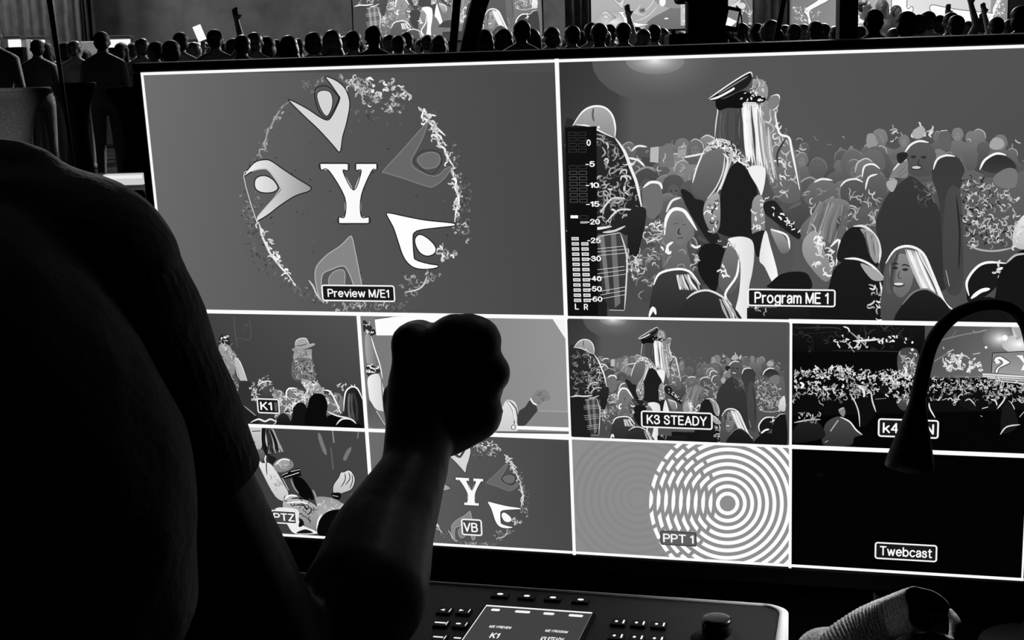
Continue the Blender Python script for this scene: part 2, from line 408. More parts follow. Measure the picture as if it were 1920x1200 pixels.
# ---- the live picture, left part (drawn in one frame) and right part (drawn in a second frame)
LIVE_A = '''
R 52 60 62 74 0,0 250,460
R 60 88 74 86 250,0 320,460
R 88 84 86 86 319,0 1200,460
R 62 88 72 86 0,458 1200,1200
G 130 86 440,30 300,190
G 232 128 420,32 130,60
J 84-128 12 38 300,420 690,400 690,560 330,560
Q 185 400,415 438,410 436,482 398,478
Q 118 440,410 500,405 506,500 440,500
Q 160 522,412 560,402 556,450 520,462
L 235 9 318,428 345,408 385,412
L 230 9 545,458 590,450 640,440
L 235 10 300,460 345,470 375,498
S 120-200 26 50 7 320,420 680,410 660,540 350,560
J 66-112 10 60 330,560 640,560 660,900 340,900
# woman with lifted phone and her neighbour
P 112 365,600 400,572 445,590 455,660 440,705 405,730 372,690
L 245 12 368,592 400,568 440,572 452,598
P 128>92 465,790 470,720 500,690 545,690 580,740 592,800 560,850 590,1000 470,1000 440,880
P 118 490,740 520,712 550,730 566,775 555,820 530,845 505,815
L 250 15 462,800 470,730 500,688 545,692 575,730 605,780
L 235 10 470,700 495,650 535,635
L 40 7 502,752 522,748
L 40 7 540,752 556,756
L 44 6 530,770 522,790 535,796
L 34 9 518,815 545,812
S 150-250 26 50 8 370,770 460,740 450,850 370,850
L 250 12 445,850 480,880 490,870
L 245 12 480,880 475,850 500,830
L 245 10 578,840 600,855 622,846
P 92>70 350,880 420,850 450,900 450,1000 380,1100 320,1000
S 120-230 20 50 7 330,880 450,860 440,940 360,960
S 90-170 40 70 8 340,850 620,850 600,1050 330,1050
# tall helper at the left with a helmet
P 44>36 20,320 90,312 160,335 240,372 290,440 330,540 356,640 366,690 330,720 300,800 250,780 150,770 20,790
S 60-175 120 62 8 40,360 170,340 250,400 330,560 350,680 300,700 200,770 60,770
S 110-230 44 70 10 170,400 260,420 340,600 350,670 280,740 190,760
L 240 13 245,372 285,430 312,500 336,560 346,600 362,680
L 215 8 180,700 230,640 290,640
L 220 8 210,740 260,690 330,690
P 172>142 58,318 74,296 100,258 148,234 198,238 232,272 246,326 243,372 200,346 140,325 95,310
L 248 8 58,318 100,258 148,233 198,238 232,272 246,326 243,370
L 95 9 150,240 146,270 152,300
L 240 7 70,314 120,318 170,338 236,370
E 240 172,325 6,6
P 40>30 312,690 375,680 379,740 352,860 345,892 306,884 300,800
S 130-250 26 46 8 292,888 345,880 345,960 300,1000
Q 30 20,780 210,765 210,1160 20,1160
L 235 12 30,782 90,770 160,772 230,762
L 215 9 190,788 240,782 290,760
Q 66>52 160,796 262,786 292,880 292,1010 284,1130 220,1132 188,1060 176,900
Q 120 175,800 196,798 222,1050 206,1060
Q 112 226,795 248,790 268,1100 244,1120
L 240 8 160,808 265,790
L 225 7 150,862 290,848
L 225 7 150,876 296,862
L 225 7 152,892 298,878
L 225 7 150,955 286,938
L 225 7 156,972 288,954
L 225 7 160,990 290,972
L 225 7 176,1048 292,1028
L 225 7 180,1064 290,1044
L 225 7 186,1080 290,1062
L 220 9 220,1130 284,1132
L 215 7 268,790 296,890 294,1010 286,1130
# star of the stage, lifted above the crowd, with a peaked cap and long hair
P 142>96 880,250 930,215 970,350 1010,380 1050,470 1059,640 960,640 900,480
S 110-240 60 70 9 870,240 960,230 1010,380 1050,560 960,640 900,470
L 240 9 930,190 965,185 960,230 940,250
P 150 850,122 880,112 914,140 916,190 890,212 858,180
S 90-235 16 40 7 840,115 915,130 915,215 860,205
P 128 925,195 960,185 970,215 945,245 920,238
L 245 10 948,250 968,350 1010,370 1024,430 1058,600
L 60 9 1000,370 960,440 965,500
P 84/66 700,246 806,226 830,300 830,430 800,424 740,384 694,392 684,372 690,300
L 225 5 690,210 697,250 690,300 684,372
H 60-105 10 8 705,260 800,240 800,420 700,380
P 210 806,222 872,222 898,380 906,500 850,504 830,420 812,330
H 60-110 8 9 815,230 880,230 905,500 840,500
H 225-255 13 9 808,222 886,225 920,510 820,470
H 120-220 8 8 870,240 930,340 960,560 900,520
P 30 655,200 690,176 760,128 822,90 844,85 851,104 826,146 782,170 722,196 690,209
L 240 6 656,200 690,176 760,128 822,90 844,84 850,104
L 250 9 662,203 700,192 760,160 770,150
L 130 6 700,180 780,130 830,100
P 18 688,210 735,196 806,164 852,180 906,194 896,216 852,214 808,216 804,240 742,240 700,250
S 210-255 14 20 8 760,180 860,160 900,190 880,214 800,200
P 205>160 640,420 680,380 730,378 780,410 830,480 850,530 800,500 755,470 720,440 660,436
S 20-70 40 34 7 650,400 700,376 790,420 850,530 790,490 730,430
S 235-255 44 26 7 650,400 700,376 790,420 860,540 780,480 730,430
P 112>88 648,436 716,420 732,470 704,560 650,640 604,630 582,580 604,500
L 240 7 640,420 606,500 586,570
L 225 6 728,450 720,520 690,590 650,640
P 34 535,598 575,612 600,640 638,655 642,740 690,786 704,820 664,834 600,744 552,660
P 30 742,516 790,480 834,520 866,580 872,640 850,660 852,806 700,790 706,700 712,600
L 190 9 735,430 760,450 715,580 706,600
L 235 9 720,440 742,470 720,560 690,620
P 168>120 640,660 676,620 704,624 706,760 672,792 636,722
S 225-255 16 30 8 640,690 700,630 700,770 670,790
S 30-60 10 34 7 640,680 700,630 700,770
P 240 830,505 906,505 892,622 872,588
P 152>120 850,652 896,636 902,820 852,812
S 220-255 20 34 7 850,700 900,640 902,820 852,815
P 34 900,662 950,650 1000,720 1059,790 1059,812 1040,812 940,734 906,704
S 235-255 14 30 9 900,640 1000,720 1059,800 1030,790 930,690
P 32 826,808 906,780 892,880 868,892 850,822
P 246/222 742,818 800,806 848,824 858,880 850,960 834,1040 828,1166 770,1166 792,1050 796,920 766,850
L 120 9 745,822 780,900 790,1000
P 228/250 906,780 930,850 962,976 942,1012 904,940 880,902
P 165>110 930,770 985,800 1016,860 980,880 950,830
L 245 9 930,775 1000,800 1014,860
P 26 625,850 705,842 738,900 706,990 680,1050 612,960
S 190-255 18 40 8 690,800 760,850 790,900 740,900
S 150-255 10 40 10 588,850 622,850 612,960 590,960
P 120>90 740,850 790,900 790,1010 740,1060 700,1000
S 230-255 7 40 9 705,940 735,945 735,1000 700,1000
L 250 10 790,905 780,980 730,1060 760,1110
# heads nearest the lens
P 62>40 415,1015 440,970 510,950 572,960 618,1016 628,1050 560,1080 545,1190 400,1190
L 250 10 415,1020 440,970 510,950 572,960 620,1018
H 170-250 9 9 510,975 575,970 625,1045 520,1040
P 50>38 545,1110 596,1056 660,1045 728,1078 800,1190 540,1190
L 225 9 560,1080 600,1052 660,1044 730,1080 760,1120
H 150-240 6 8 700,1080 740,1080 800,1180 740,1180
L 250 14 395,1160 412,1120 425,1150
P 26 930,1010 980,970 1059,960 1100,980 1100,1040 925,1032
Q 30>20 826,1120 1100,1120 1100,1190 826,1190
S 120-240 7 30 7 850,1120 920,1130 900,1160
'''
LIVE_B = '''
R 84 82 86 78 40,0 1100,420
R 86 80 88 76 40,418 1100,1200
J 84-120 26 30 60,420 700,370 1040,400 1040,500 80,520
P 150 358,380 378,368 396,384 398,430 362,430
P 128 268,500 282,430 300,430 300,500
S 160-235 8 34 8 455,350 490,350 480,420
S 170-255 14 44 10 545,370 600,325 640,360 620,390 560,400
P 175 552,370 582,340 610,350 600,385 568,392
L 240 10 678,358 706,356
P 98 672,370 715,362 722,430 680,440
P 165 890,410 912,386 945,396 952,425 920,440 892,432
P 110>88 770,470 785,430 825,428 838,470 828,520 790,525
S 110-190 22 40 7 60,380 1030,380 1030,500 60,520
J 76-112 14 46 90,500 430,480 440,700 110,700
P 108>86 340,560 350,510 385,500 415,525 420,600 375,622 345,600
L 240 8 338,560 348,512 385,502 415,522
P 92>72 245,640 252,590 295,566 340,580 352,640 320,700 262,690
L 235 8 243,600 268,574 310,566 342,580
P 100>78 352,610 365,560 405,545 438,570 440,640 400,690 360,660
L 240 8 352,612 366,560 404,545
P 112>88 100,640 112,590 160,570 225,590 236,640 220,700 120,700
L 235 9 130,580 165,566 210,572
S 120-210 50 70 8 100,600 430,620 420,760 100,770
P 128>90 70,780 140,700 190,650 270,660 282,700 230,740 220,860 100,850
H 95-165 16 10 150,660 280,680 240,860 90,800
# big man holding up a phone
P 56>48 400,800 405,720 440,640 500,580 545,552 600,590 640,640 672,700 700,800 720,1000 640,1060 440,1010
L 84 7 405,720 440,640 500,580 545,552
P 92>78 534,520 530,470 552,420 600,404 645,430 660,490 640,545 590,556 552,548
L 245 9 522,452 548,418 585,402 625,408
E 48 560,470 12,6
E 48 604,472 12,6
L 48 5 585,480 580,505 596,508
E 60 572,518 24,10
E 205 572,516 19,6
P 130 455,570 470,530 505,490 532,480 536,520 530,560 480,560
L 225 8 470,530 505,492 530,482
L 50 5 490,545 525,515
L 50 5 495,558 534,530
P 40 488,460 525,450 535,470 500,500
L 228 8 455,566 480,566
P 170 448,575 490,572 470,622 445,600
S 60-100 14 60 8 560,560 640,600 640,720 580,640
S 110-190 8 40 6 600,580 660,600 650,650
# woman beside him and the hatted man in a figured shirt
P 58>70 640,560 648,500 690,468 745,470 780,520 775,590 740,640 770,800 770,1040 700,1040 680,760 665,640
L 240 9 645,525 662,482 700,464 740,468
L 190 9 765,640 780,600 770,560
P 74>66 700,640 760,620 770,860 740,1030 690,1000
L 40 8 745,640 760,800 755,960
L 225 6 700,960 715,1030
P 100>80 770,560 830,550 900,560 1000,540 1050,560 1050,880 900,880 790,850
S 30-60 60 38 8 770,560 900,560 960,860 800,850
S 150-225 180 36 7 772,570 880,560 1000,640 1040,840 800,866
L 175 8 790,850 850,872 920,876 1000,860
P 92>70 850,530 862,490 915,460 985,480 1010,530 980,600 920,560
P 46>60 850,520 870,480 920,458 980,480 1005,520 960,520 910,540
L 250 10 846,526 868,484 916,456 960,462
P 118 905,560 960,520 1005,530 1000,600 930,600
P 235>190 1000,770 1050,720 1050,860 990,850
S 170-240 16 50 9 980,740 1040,740 1040,850 980,860
# hands and heads nearest the lens
P 165>130 90,820 140,790 175,880 210,960 180,1010 110,940 80,880
S 200-255 26 60 10 100,800 160,790 215,950 180,1010 130,900
L 245 10 200,860 240,830 225,940
P 30 228,900 262,800 320,770 385,800 414,860 410,930 380,960 260,930
L 225 12 300,770 350,772 400,820 416,880 410,930
P 150 330,780 385,800 412,860 400,930 370,890 360,830
H 90-190 7 8 335,785 400,820 410,930 365,880
P 28>22 200,1010 230,940 300,912 380,930 432,990 440,1060 400,1190 180,1190
L 240 10 262,910 320,912 380,940 432,992
P 165 330,930 400,960 432,1000 380,1000
S 150-255 20 56 9 360,1030 440,1000 460,1190 400,1190
L 235 12 415,1010 430,1080 440,1170 478,1172
P 92>70 430,1000 445,920 500,870 560,862 615,900 650,1000 690,1100 720,1190 440,1190
P 138>104 455,960 468,908 510,888 545,910 560,975 545,1040 505,1078 468,1040
H 60-105 8 10 445,900 500,880 470,1060 440,1060
H 190-252 12 9 520,868 590,880 710,1130 600,1060
L 245 11 440,930 480,872 540,856 600,886 640,970 690,1090 730,1130
E 45 480,950 13,6
E 45 524,957 13,6
L 40 6 464,936 480,930 496,934
L 40 6 508,940 524,936 542,944
L 72 5 500,960 494,990 508,996
E 60 496,1022 26,11
E 222 496,1019 21,6
P 34>24 490,1190 510,1110 560,1055 620,1042 680,1080 730,1150 740,1190
L 130 7 510,1110 560,1055 620,1042 680,1080
P 26 790,1050 810,980 860,930 940,925 970,960 920,1030 860,1080 800,1100
L 250 11 800,1070 790,1010 830,950 880,926 960,930
L 250 16 808,1082 850,1050 890,1040
S 190-255 8 44 14 900,950 970,930 930,1020
P 22 915,1060 930,980 980,910 1050,890 1050,1190 900,1190
L 190 9 960,930 1000,895 1050,888
P 20 740,1190 800,1100 910,1080 960,1190
Q 22 -30,1085 240,1085 240,1190 -30,1190
'''
METER = '''
Q 20 26,325 166,318 176,1155 28,1160
'''
K1 = '''
R 66 84 60 70 0,60 1500,760
R 62 70 48 52 0,700 1500,1110
L 92 7 280,100 295,250 315,400
L 88 7 420,110 432,310 320,300
S 70-96 10 60 6 330,110 420,110 420,310 330,310
P 40 145,340 160,285 200,272 240,310 245,380 200,400 150,380
S 190-250 12 34 7 150,280 230,280 235,350 180,360
E 240 205,300 16,9
P 165>130 150,370 230,366 270,420 312,480 296,560 280,652 196,650 160,520
S 60-235 40 70 9 150,370 260,380 310,480 280,650 190,640
P 188 292,480 340,520 370,600 404,690 350,690 314,640 296,560
L 60 9 300,560 340,670
L 240 7 292,480 340,520 404,690
P 92>70 196,650 300,640 335,760 346,870 372,890 322,920 262,884 236,780
S 120-245 36 64 8 200,650 300,650 340,860 300,910 250,870
P 50 335,710 400,690 450,720 480,860 520,960 440,1010 330,900
S 160-250 26 60 9 430,700 500,760 510,880 460,900
P 84>60 540,840 560,720 620,700 640,820 600,860
S 130-245 26 50 9 505,660 640,690 640,780 520,760
L 240 9 515,670 510,720 540,700 590,690 630,700
L 220 8 570,650 600,638
P 150>170 832,420 870,412 978,404 986,430 976,505 900,490 824,500
S 60-225 30 60 8 830,420 980,410 980,500 830,500
P 112>96 826,496 976,490 1006,570 1022,660 990,700 900,690 848,690 806,640
S 40-70 30 60 9 830,500 980,500 1010,660 830,680
S 140-225 54 60 7 820,500 980,500 1015,660 840,690
P 166 838,372 846,330 880,308 932,306 952,332 966,362 930,380 850,392
L 60 7 846,372 900,368 955,352
P 178>140 810,404 850,384 930,368 1000,350 1016,362 962,390 884,412 830,424
L 240 6 838,372 846,330 880,307 932,305 952,332 966,360
P 172>120 890,690 950,676 1000,712 1042,702 1088,776 1096,850 990,850 930,760
S 200-250 26 60 10 900,690 1040,700 1090,780 960,800
P 128>100 640,790 700,770 760,800 800,760 900,770 1000,820 1240,800 1260,980 1100,1000 700,1060
S 30-60 26 80 12 660,780 1250,790 1260,980 700,1050
S 190-255 90 90 12 650,780 760,780 800,740 960,780 1130,770 1250,850 1260,990 1100,960 820,1010 660,1050
L 250 13 760,860 764,780 800,752 860,756
L 250 13 1095,770 1150,780 1200,860 1250,980
P 18 812,1010 830,910 880,880 930,900 966,990 1000,1120 800,1120
P 10 960,880 990,820 1040,796 1100,820 1132,900 1120,1000 1140,1120 930,1120
L 225 8 820,930 860,880 930,840 970,810
P 44/20 1270,960 1290,800 1340,745 1400,760 1440,840 1456,960 1456,1120 1290,1060
L 248 13 1276,960 1290,800 1340,742 1400,756 1445,850
H 60-110 6 12 1310,800 1370,790 1400,1050 1310,1040
S 190-250 12 40 9 1200,700 1420,700 1420,760 1220,770
P 10 1110,1120 1140,1000 1260,1000 1400,1060 1440,1130
L 235 13 1130,960 1220,1000 1330,1020
L 235 14 1210,1080 1260,1030 1340,1030 1390,1070
P 30 290,950 380,910 440,960 500,1000 500,1080 350,1080
L 160 9 380,910 440,960 490,1000
L 245 14 440,1060 510,1030 570,1050 620,1030 680,1060
P 40>24 690,1000 760,980 800,1080 680,1080
'''
K2 = '''
R 122 150 112 150 -10,100 1600,1100
Q 252 92,152 236,132 600,112 600,276 104,274
K 40 6 92,152 236,132 500,128
P 46 6,160 60,200 96,240 96,266 40,280 10,250
S 200-255 12 40 8 10,170 80,220 60,275 20,260
P 168/96 20,276 66,284 100,400 132,510 100,500 36,490
L 250 8 66,284 90,370 132,500 150,600
P 50 30,490 120,520 130,552 44,582
S 230-255 7 70 12 32,490 120,510 125,545 40,550
P 240/205 42,590 110,560 136,600 178,740 186,830 120,836 64,780 44,690
L 60 6 140,600 150,720 160,820
P 84>104 44,760 100,830 170,940 172,958 56,956
L 245 12 104,840 168,944
P 225>205 1020,880 1060,790 1084,758 1140,772 1166,840 1168,950 1150,996 1010,994
L 40 9 1078,762 1120,820 1140,900 1134,950
L 40 8 1096,760 1150,820 1164,900
L 250 8 1088,770 1128,830 1148,940
E 236 1132,962 17,26
O 40 5 1118,960 1126,945 1142,948 1146,966 1134,980 1120,974
P 62 1170,850 1220,810 1256,762 1302,800 1310,850 1270,900 1228,944 1164,948
P 132 1270,760 1280,720 1310,690 1370,680 1404,720 1406,756 1360,770 1310,800
S 60-100 7 40 6 1290,700 1390,690 1390,760 1310,780
L 250 11 1258,742 1280,780 1310,796
L 60 5 1304,700 1310,680
Q 244 1420,148 1530,152 1540,330
L 110 8 1424,152 1524,306
Q 136 1225,945 1310,842 1600,850 1600,962 1225,952
K 175 5 1320,840 1600,850
Q 252 1154,952 1600,966 1600,994 1154,978
Q 92 1010,992 1600,1000 1600,1016 1010,1004
Q 252 600,980 1010,1006 1600,1014 1600,1030 600,1006
'''
PTZ = '''
R 62 70 56 66 -400,90 1500,1100
Q 62 -400,90 480,90 480,1100 -400,1100
L 120 34 950,150 980,250 1018,350
L 138 40 1072,110 1088,240
L 118 36 1240,280 1200,350 1180,400
L 126 34 1310,120 1300,200
L 96 40 1060,280 1080,480
P 205>178 180,100 442,100 446,200 432,286 384,322 342,280 300,220 220,210
L 20 26 270,138 312,140
L 22 24 350,136 428,132
L 120 9 330,160 326,186 352,190
L 35 11 318,192 352,196
P 10 308,236 326,218 356,220 378,234 360,248 330,246
L 150 6 320,262 360,268
P 22 440,104 476,110 500,220 520,330 476,352 440,250
H 110-215 12 17 472,116 540,112 636,320 500,340
H 25-50 7 14 470,116 520,112 600,330 480,350
P 112>80 366,310 440,300 466,350 430,420 400,400
P 232>200 390,372 440,420 500,420 560,480 640,620 676,690 660,760 560,720 430,480
S 120-170 12 70 9 500,470 620,620 560,640
L 20 9 490,380 480,440 486,530
P 30 500,350 570,380 540,430 500,410
L 250 12 476,350 468,390 478,420
P 172>120 548,424 620,380 690,388 724,450 640,502 566,494
S 80-230 18 70 9 550,420 690,390 715,450 580,490
L 248 11 560,440 620,388 692,396
Q 14 610,528 778,462 796,536 640,566
L 252 17 640,550 775,506
L 252 14 702,498 782,478
L 250 12 618,532 674,508
L 250 14 624,556 680,664
P 10 716,552 800,556 876,650 908,738 880,752 780,712
L 150 13 700,560 730,640 772,694
L 160 15 896,660 920,710 932,770
P 190>130 640,740 700,706 780,730 860,764 948,830 952,950 912,1040 850,1020 770,900 640,840
S 40-90 16 120 14 640,740 900,800 920,1000 780,890
L 250 14 640,750 690,712 760,716
L 20 12 700,740 780,736 880,760
L 20 10 720,800 810,800 850,840
L 250 13 660,780 780,770 860,790
P 236 560,830 760,840 780,960 920,1030 940,1054 740,1056 660,960
P 18 790,920 820,960 800,990 770,990
P 25 750,1052 830,1016 900,1050
P 150>180 930,728 1080,736 1160,780 1252,830 1080,846 966,950 944,830
S 190-240 14 70 9 950,740 1150,780 1200,830 980,880
L 250 14 938,1050 944,950 980,880
P 8 946,1060 950,960 1000,880 1080,842 1200,840 1300,860 1080,1070
P 222>190 1084,690 1084,620 1130,550 1150,505 1180,500 1216,484 1250,500 1278,560 1268,620 1240,662 1170,690 1130,704
O 20 6 1084,690 1084,620 1130,550 1150,505 1180,500 1216,484 1250,500 1278,560 1268,620 1240,662 1170,690 1130,704
L 40 8 1186,510 1190,570 1150,640
L 40 8 1220,500 1232,560 1190,620
L 60 8 1250,520 1256,580 1230,650
P 14 1070,692 1150,690 1140,748 1080,736
L 250 11 1076,712 1128,722
P 92 1240,700 1280,690 1320,700 1310,760 1250,800
L 250 16 1256,704 1248,794
'''
K4 = '''
R 22 24 12 12 40,200 920,420
Q 9 40,400 880,400 880,520 40,520
R 74 110 84 130 880,220 1560,560
Q 12 40,515 900,515 900,1000 40,1000
Q 14 900,560 1560,560 1560,1020 900,1020
Q 5 40,800 1560,760 1560,1020 40,1020
L 60 6 70,250 300,246 360,260
L 52 6 70,290 330,272
L 46 6 300,390 560,392 840,400
W 30-70 41 90 4.3 60,230 840,230 840,390 60,390
W 190-250 29 44 7.2 300,300 620,290 640,340 420,380 380,390
W 200-250 9 30 10.1 640,310 800,310 800,345 640,345
L 235 9 370,240 400,250 410,275
L 160 9 410,270 470,320 520,370
L 230 12 430,330 520,326 600,318
L 215 8 390,340 440,400
W 200-255 16 34 7.9 170,495 270,495 400,495 400,506 170,506
W 190-250 18 40 5.8 320,492 420,490 420,506 330,506
P 70>92 718,392 832,384 836,540 724,540
W 120-235 34 50 5.8 725,400 830,395 830,540 730,535
L 240 14 752,490 764,520 750,545
E 245 802,384 9,8
L 78 8 940,440 1060,330
L 130 8 960,330 1120,290 1300,260
L 140 7 1050,300 1080,262
L 150 7 1180,262 1200,276 1270,256
L 150 16 940,456 1060,382
G 246 112 1350,315 110,80
G 255 190 1470,350 110,60
E 250 1380,310 18,18
P 170 1430,240 1500,240 1490,300 1450,320 1430,280
Q 205 1420,236 1456,300 1440,322
W 190-255 59 44 7.9 1000,430 1120,400 1120,500 1000,510
W 190-255 34 34 7.2 1150,440 1240,430 1240,520 1150,520
E 245 1262,369 8,8
L 240 13 1000,380 994,366
L 235 12 1180,412 1226,404
L 240 11 1020,400 1060,382
Q 128>160 1302,404 1560,390 1560,548 1296,526
K 30 5 1302,404 1560,390
K 30 5 1302,404 1296,526
P 250 1310,462 1320,432 1350,424 1380,440 1412,464 1380,482 1346,500 1332,530 1318,524 1330,496 1366,466 1344,446
O 25 5 1310,462 1320,432 1350,424 1380,440 1412,464 1380,482 1346,500 1332,530 1318,524 1330,496 1366,466 1344,446
E 245 1334,460 14,12
Q 252 1450,420 1490,418 1500,450 1515,418 1560,418 1540,470 1540,510 1480,512 1500,470 1470,432
K 235 9 1240,536 1560,556
K 225 8 1240,548 1560,570
K 215 8 1270,560 1560,584
K 215 8 1320,576 1560,600
K 120 8 1060,550 1240,552
W 140-255 218 26 5.0 60,510 860,510 860,560 60,560
W 170-255 80 34 7.9 600,530 830,520 830,610 600,610
W 120-250 138 44 6.5 60,540 600,540 820,600 800,660 60,650
W 90-230 52 60 6.5 60,600 560,600 500,690 60,720
W 110-240 172 44 5.8 900,560 1300,560 1560,600 1560,640 900,650
W 90-225 69 60 5.8 900,640 1300,630 1560,650 1560,720 1200,720 920,700
L 245 15 100,585 122,600 104,622
L 235 13 460,600 500,640 496,694
P 22 600,610 650,605 650,650 604,652
L 150 10 570,690 640,684
L 215 9 545,640 552,700 575,770
L 200 11 680,660 740,690 790,700
P 92>60 700,700 760,660 800,690 790,740 740,760
W 140-230 11 50 5.8 700,670 790,680 770,750
P 14 470,700 520,680 560,740 560,800 480,860
L 210 8 410,655 440,700 466,770 474,862
P 74>48 246,900 262,840 310,806 350,800 400,830 450,880 490,910 440,930 412,978 250,978
L 170 26 290,890 340,820
L 235 9 350,800 410,830 450,880 490,912
P 130 340,760 370,740 384,770 370,800
L 245 10 345,756 376,742
P 34>22 60,880 110,830 180,820 230,850 250,930 60,960
L 190 9 64,836 150,820 230,816
W 120-230 18 40 5.8 70,780 240,770 230,830 80,840
L 190 13 256,960 276,948
L 235 9 905,712 912,750 944,806
P 20 1090,720 1140,660 1180,690 1190,760
L 200 8 1130,700 1160,690 1194,728
L 225 9 1290,690 1320,700 1330,730
L 230 9 1330,750 1370,700 1380,672
L 230 9 1400,700 1420,720 1440,752
L 225 16 1236,748 1274,738
L 220 11 1226,792 1238,798
P 24 1360,760 1400,700 1440,760 1460,860 1360,900
L 215 9 1350,910 1390,862 1474,848
L 235 11 1470,800 1500,766
'''

# ------------------------------------------------------------------ the hall
def struct(name, bm, m): return tag(obj(name, bm, m), kind='structure')
bm = bmesh.new(); box(bm, (0, 14, -.03), (44, 32, .06)); struct('floor', bm, mat('hall_carpet', 26, .9, noise=8, scale=6, spec=.1))
bm = bmesh.new(); box(bm, (0, 27.6, 4), (44, .2, 8)); struct('wall_back', bm, mat('grey_wall_paint', 120, .9, noise=10, scale=3, spec=.1))
bm = bmesh.new(); box(bm, (-14, 14, 4), (.2, 32, 8)); struct('wall_left', bm, mat('dark_wall_drape', 30, .9, noise=6, scale=3, spec=.1))
bm = bmesh.new(); box(bm, (16, 14, 4), (.2, 32, 8)); struct('wall_right', bm, mat('dark_wall_drape', 30))

def drape(name, px0, px1, y, label, group, folds, m, top=6.5):
    x0, x1 = at(px0, 60, y).x, at(px1, 60, y).x
    bm = bmesh.new(); n = folds*10; rnd = random.Random(px0); rows = []
    ph = [rnd.uniform(-.6, .6) for _ in range(folds+2)]
    for z in (.03, 1.5, 3, top):
        rows.append([bm.verts.new((x0+(x1-x0)*i/n, y+.07*sin(2*pi*i/10+ph[i//10]*(1 if z > 1 else 1.5))+.03*sin(i*.37+z), z)) for i in range(n+1)])
    for a, b in zip(rows, rows[1:]):
        for i in range(n): bm.faces.new((a[i], a[i+1], b[i+1], b[i]))
    bmesh.ops.solidify(bm, geom=bm.faces[:], thickness=.012)
    o = obj(name, bm, m, smooth=True); tag(o, label, 'curtain', group); return o
M_DRAPE = mat('grey_drape_cloth', 120, .85, noise=14, scale=5, sheen=.2, spec=.1)
drape('stage_curtain', -60, 157, 26.4, 'pale grey pleated curtain at the far left end of the hall', None, 11, M_DRAPE)
drape('stage_curtain', 158, 180, 26.3, 'narrow dark curtain strip at the right edge of the pale curtain', None, 2, mat('dark_drape_cloth', 60, .9, noise=10, scale=5))
drape('stage_curtain', 1060, 1107, 26.5, 'grey curtain between the left projection screen and the glowing logo wall', None, 3, M_DRAPE)
drape('stage_curtain', 1412, 1480, 26.5, 'grey curtain between the narrow screen and the thin leaning rod', None, 4, M_DRAPE)

def panel(name, px0, py0, px1, py1, y, label, cat, shapes, base, strength, step=4e-5, border=.03):
    a, b = at(px0, (py0+py1)/2, y), at(px1, (py0+py1)/2, y); xm = (px0+px1)/2
    zt, zb = at(xm, py0, y).z, at(xm, py1, y).z
    w, h = b.x-a.x, zt-zb
    mw = Matrix(((1, 0, 0, a.x), (0, 0, -1, y), (0, 1, 0, zt), (0, 0, 0, 1)))
    root = empty(name, None, label, cat, mw=mw)
    bm = bmesh.new(); box(bm, (w/2, -h/2, -.06), (w+2*border, h+2*border, .11), bev=.01)
    obj('housing', bm, M_MATT, root)
    for sx in (.15, .85):
        bm = bmesh.new(); box(bm, (w*sx, -h-(zb-.02)/2, -.08), (.08, zb-.03, .06), bev=.006); obj('support_leg', bm, M_MATT, root)
    put('picture', art_mesh('picture', shapes, (0, 0, 1, 1), (w, h), step, .002, base), strength, root)
    return root
def px_frame(rect, fx, fy):
    x0, y0, x1, y1 = rect
    return lambda x, y: ((fx(x)-x0)/(x1-x0), (fy(y)-y0)/(y1-y0))

live = Art()
fa, fb = on_tile('program', 1050, 100, 2.353), on_tile('program', 1470, 90, 2.307)
a_bg, a_fg = LIVE_A.split('# woman with lifted phone', 1); b_bg, b_fg = LIVE_B.split('# big man', 1)
a_bg = a_bg.strip().splitlines(); b_bg = b_bg.strip().splitlines()
for fr, t in ((fa, a_bg[:6]), (fb, b_bg[:2]), (fb, b_bg[2:]), (fb, ['#'+b_fg]), (fa, a_bg[6:]), (fa, ['#'+a_fg])): draw(live.frame(fr), '\n'.join(t), 5)
logo = Art(); ft = on_tile('preview', 440, 120, 2.5)
logo.frame(ft); draw(logo, 'R 110 84 104 84 -425,40 560,1170\nR 84 70 84 72 560,40 1560,1170', 1)
draw(logo, WREATH, 3); draw(logo, LOGO, 1)

panel('projection_screen', 660, -124, 1015, 76, 26, 'large projection screen of the plaid and long haired crowd, left of the logo wall', 'screen', [(p, [42+g*.8 for g in c], k) for p, c, k in live.sh], 70, screen_mat('projection_picture', 1.35))
rc = (1108, -75, 1290, 56); a = Art(); a.tf = lambda x, y: ((x-rc[0])/(rc[2]-rc[0]), (y-rc[1])/(rc[3]-rc[1]))
draw(a, '''
R 190 205 175 165 1100,-80 1300,60
P 130>110 1215,40 1250,20 1290,0 1290,60 1215,60
G 235 175 1150,40 40,22
P 150 1225,-20 1290,-60 1290,10 1240,12
L 215 2 1196,30 1220,10 1236,-20
L 215 2 1190,40 1215,30 1232,12
E 250 1242,4 6,9
E 245 1249,36 4,1.5
Q 200 1276,0 1290,0 1290,50 1276,50
S 230-255 14 9 2.5 1278,0 1290,0 1290,50 1278,50
''', 2)
a.tf = px_frame(rc, lambda x: 1172+(x-555)*.0893, lambda y: 33+(y-600)*.0893); draw(a, LOGO.replace('P 134', 'P 215').replace('P 104', 'P 200').replace('P 128', 'P 215'), 1)
panel('logo_wall', *rc, 26, 'bright stage screen with white letter and leaping figure above the crowd', 'screen', a.sh, 185, M_LED)
rc2 = (1358, -60, 1411, 48); a = Art(); a.tf = lambda x, y: ((x-rc2[0])/(rc2[2]-rc2[0]), (y-rc2[1])/(rc2[3]-rc2[1]))
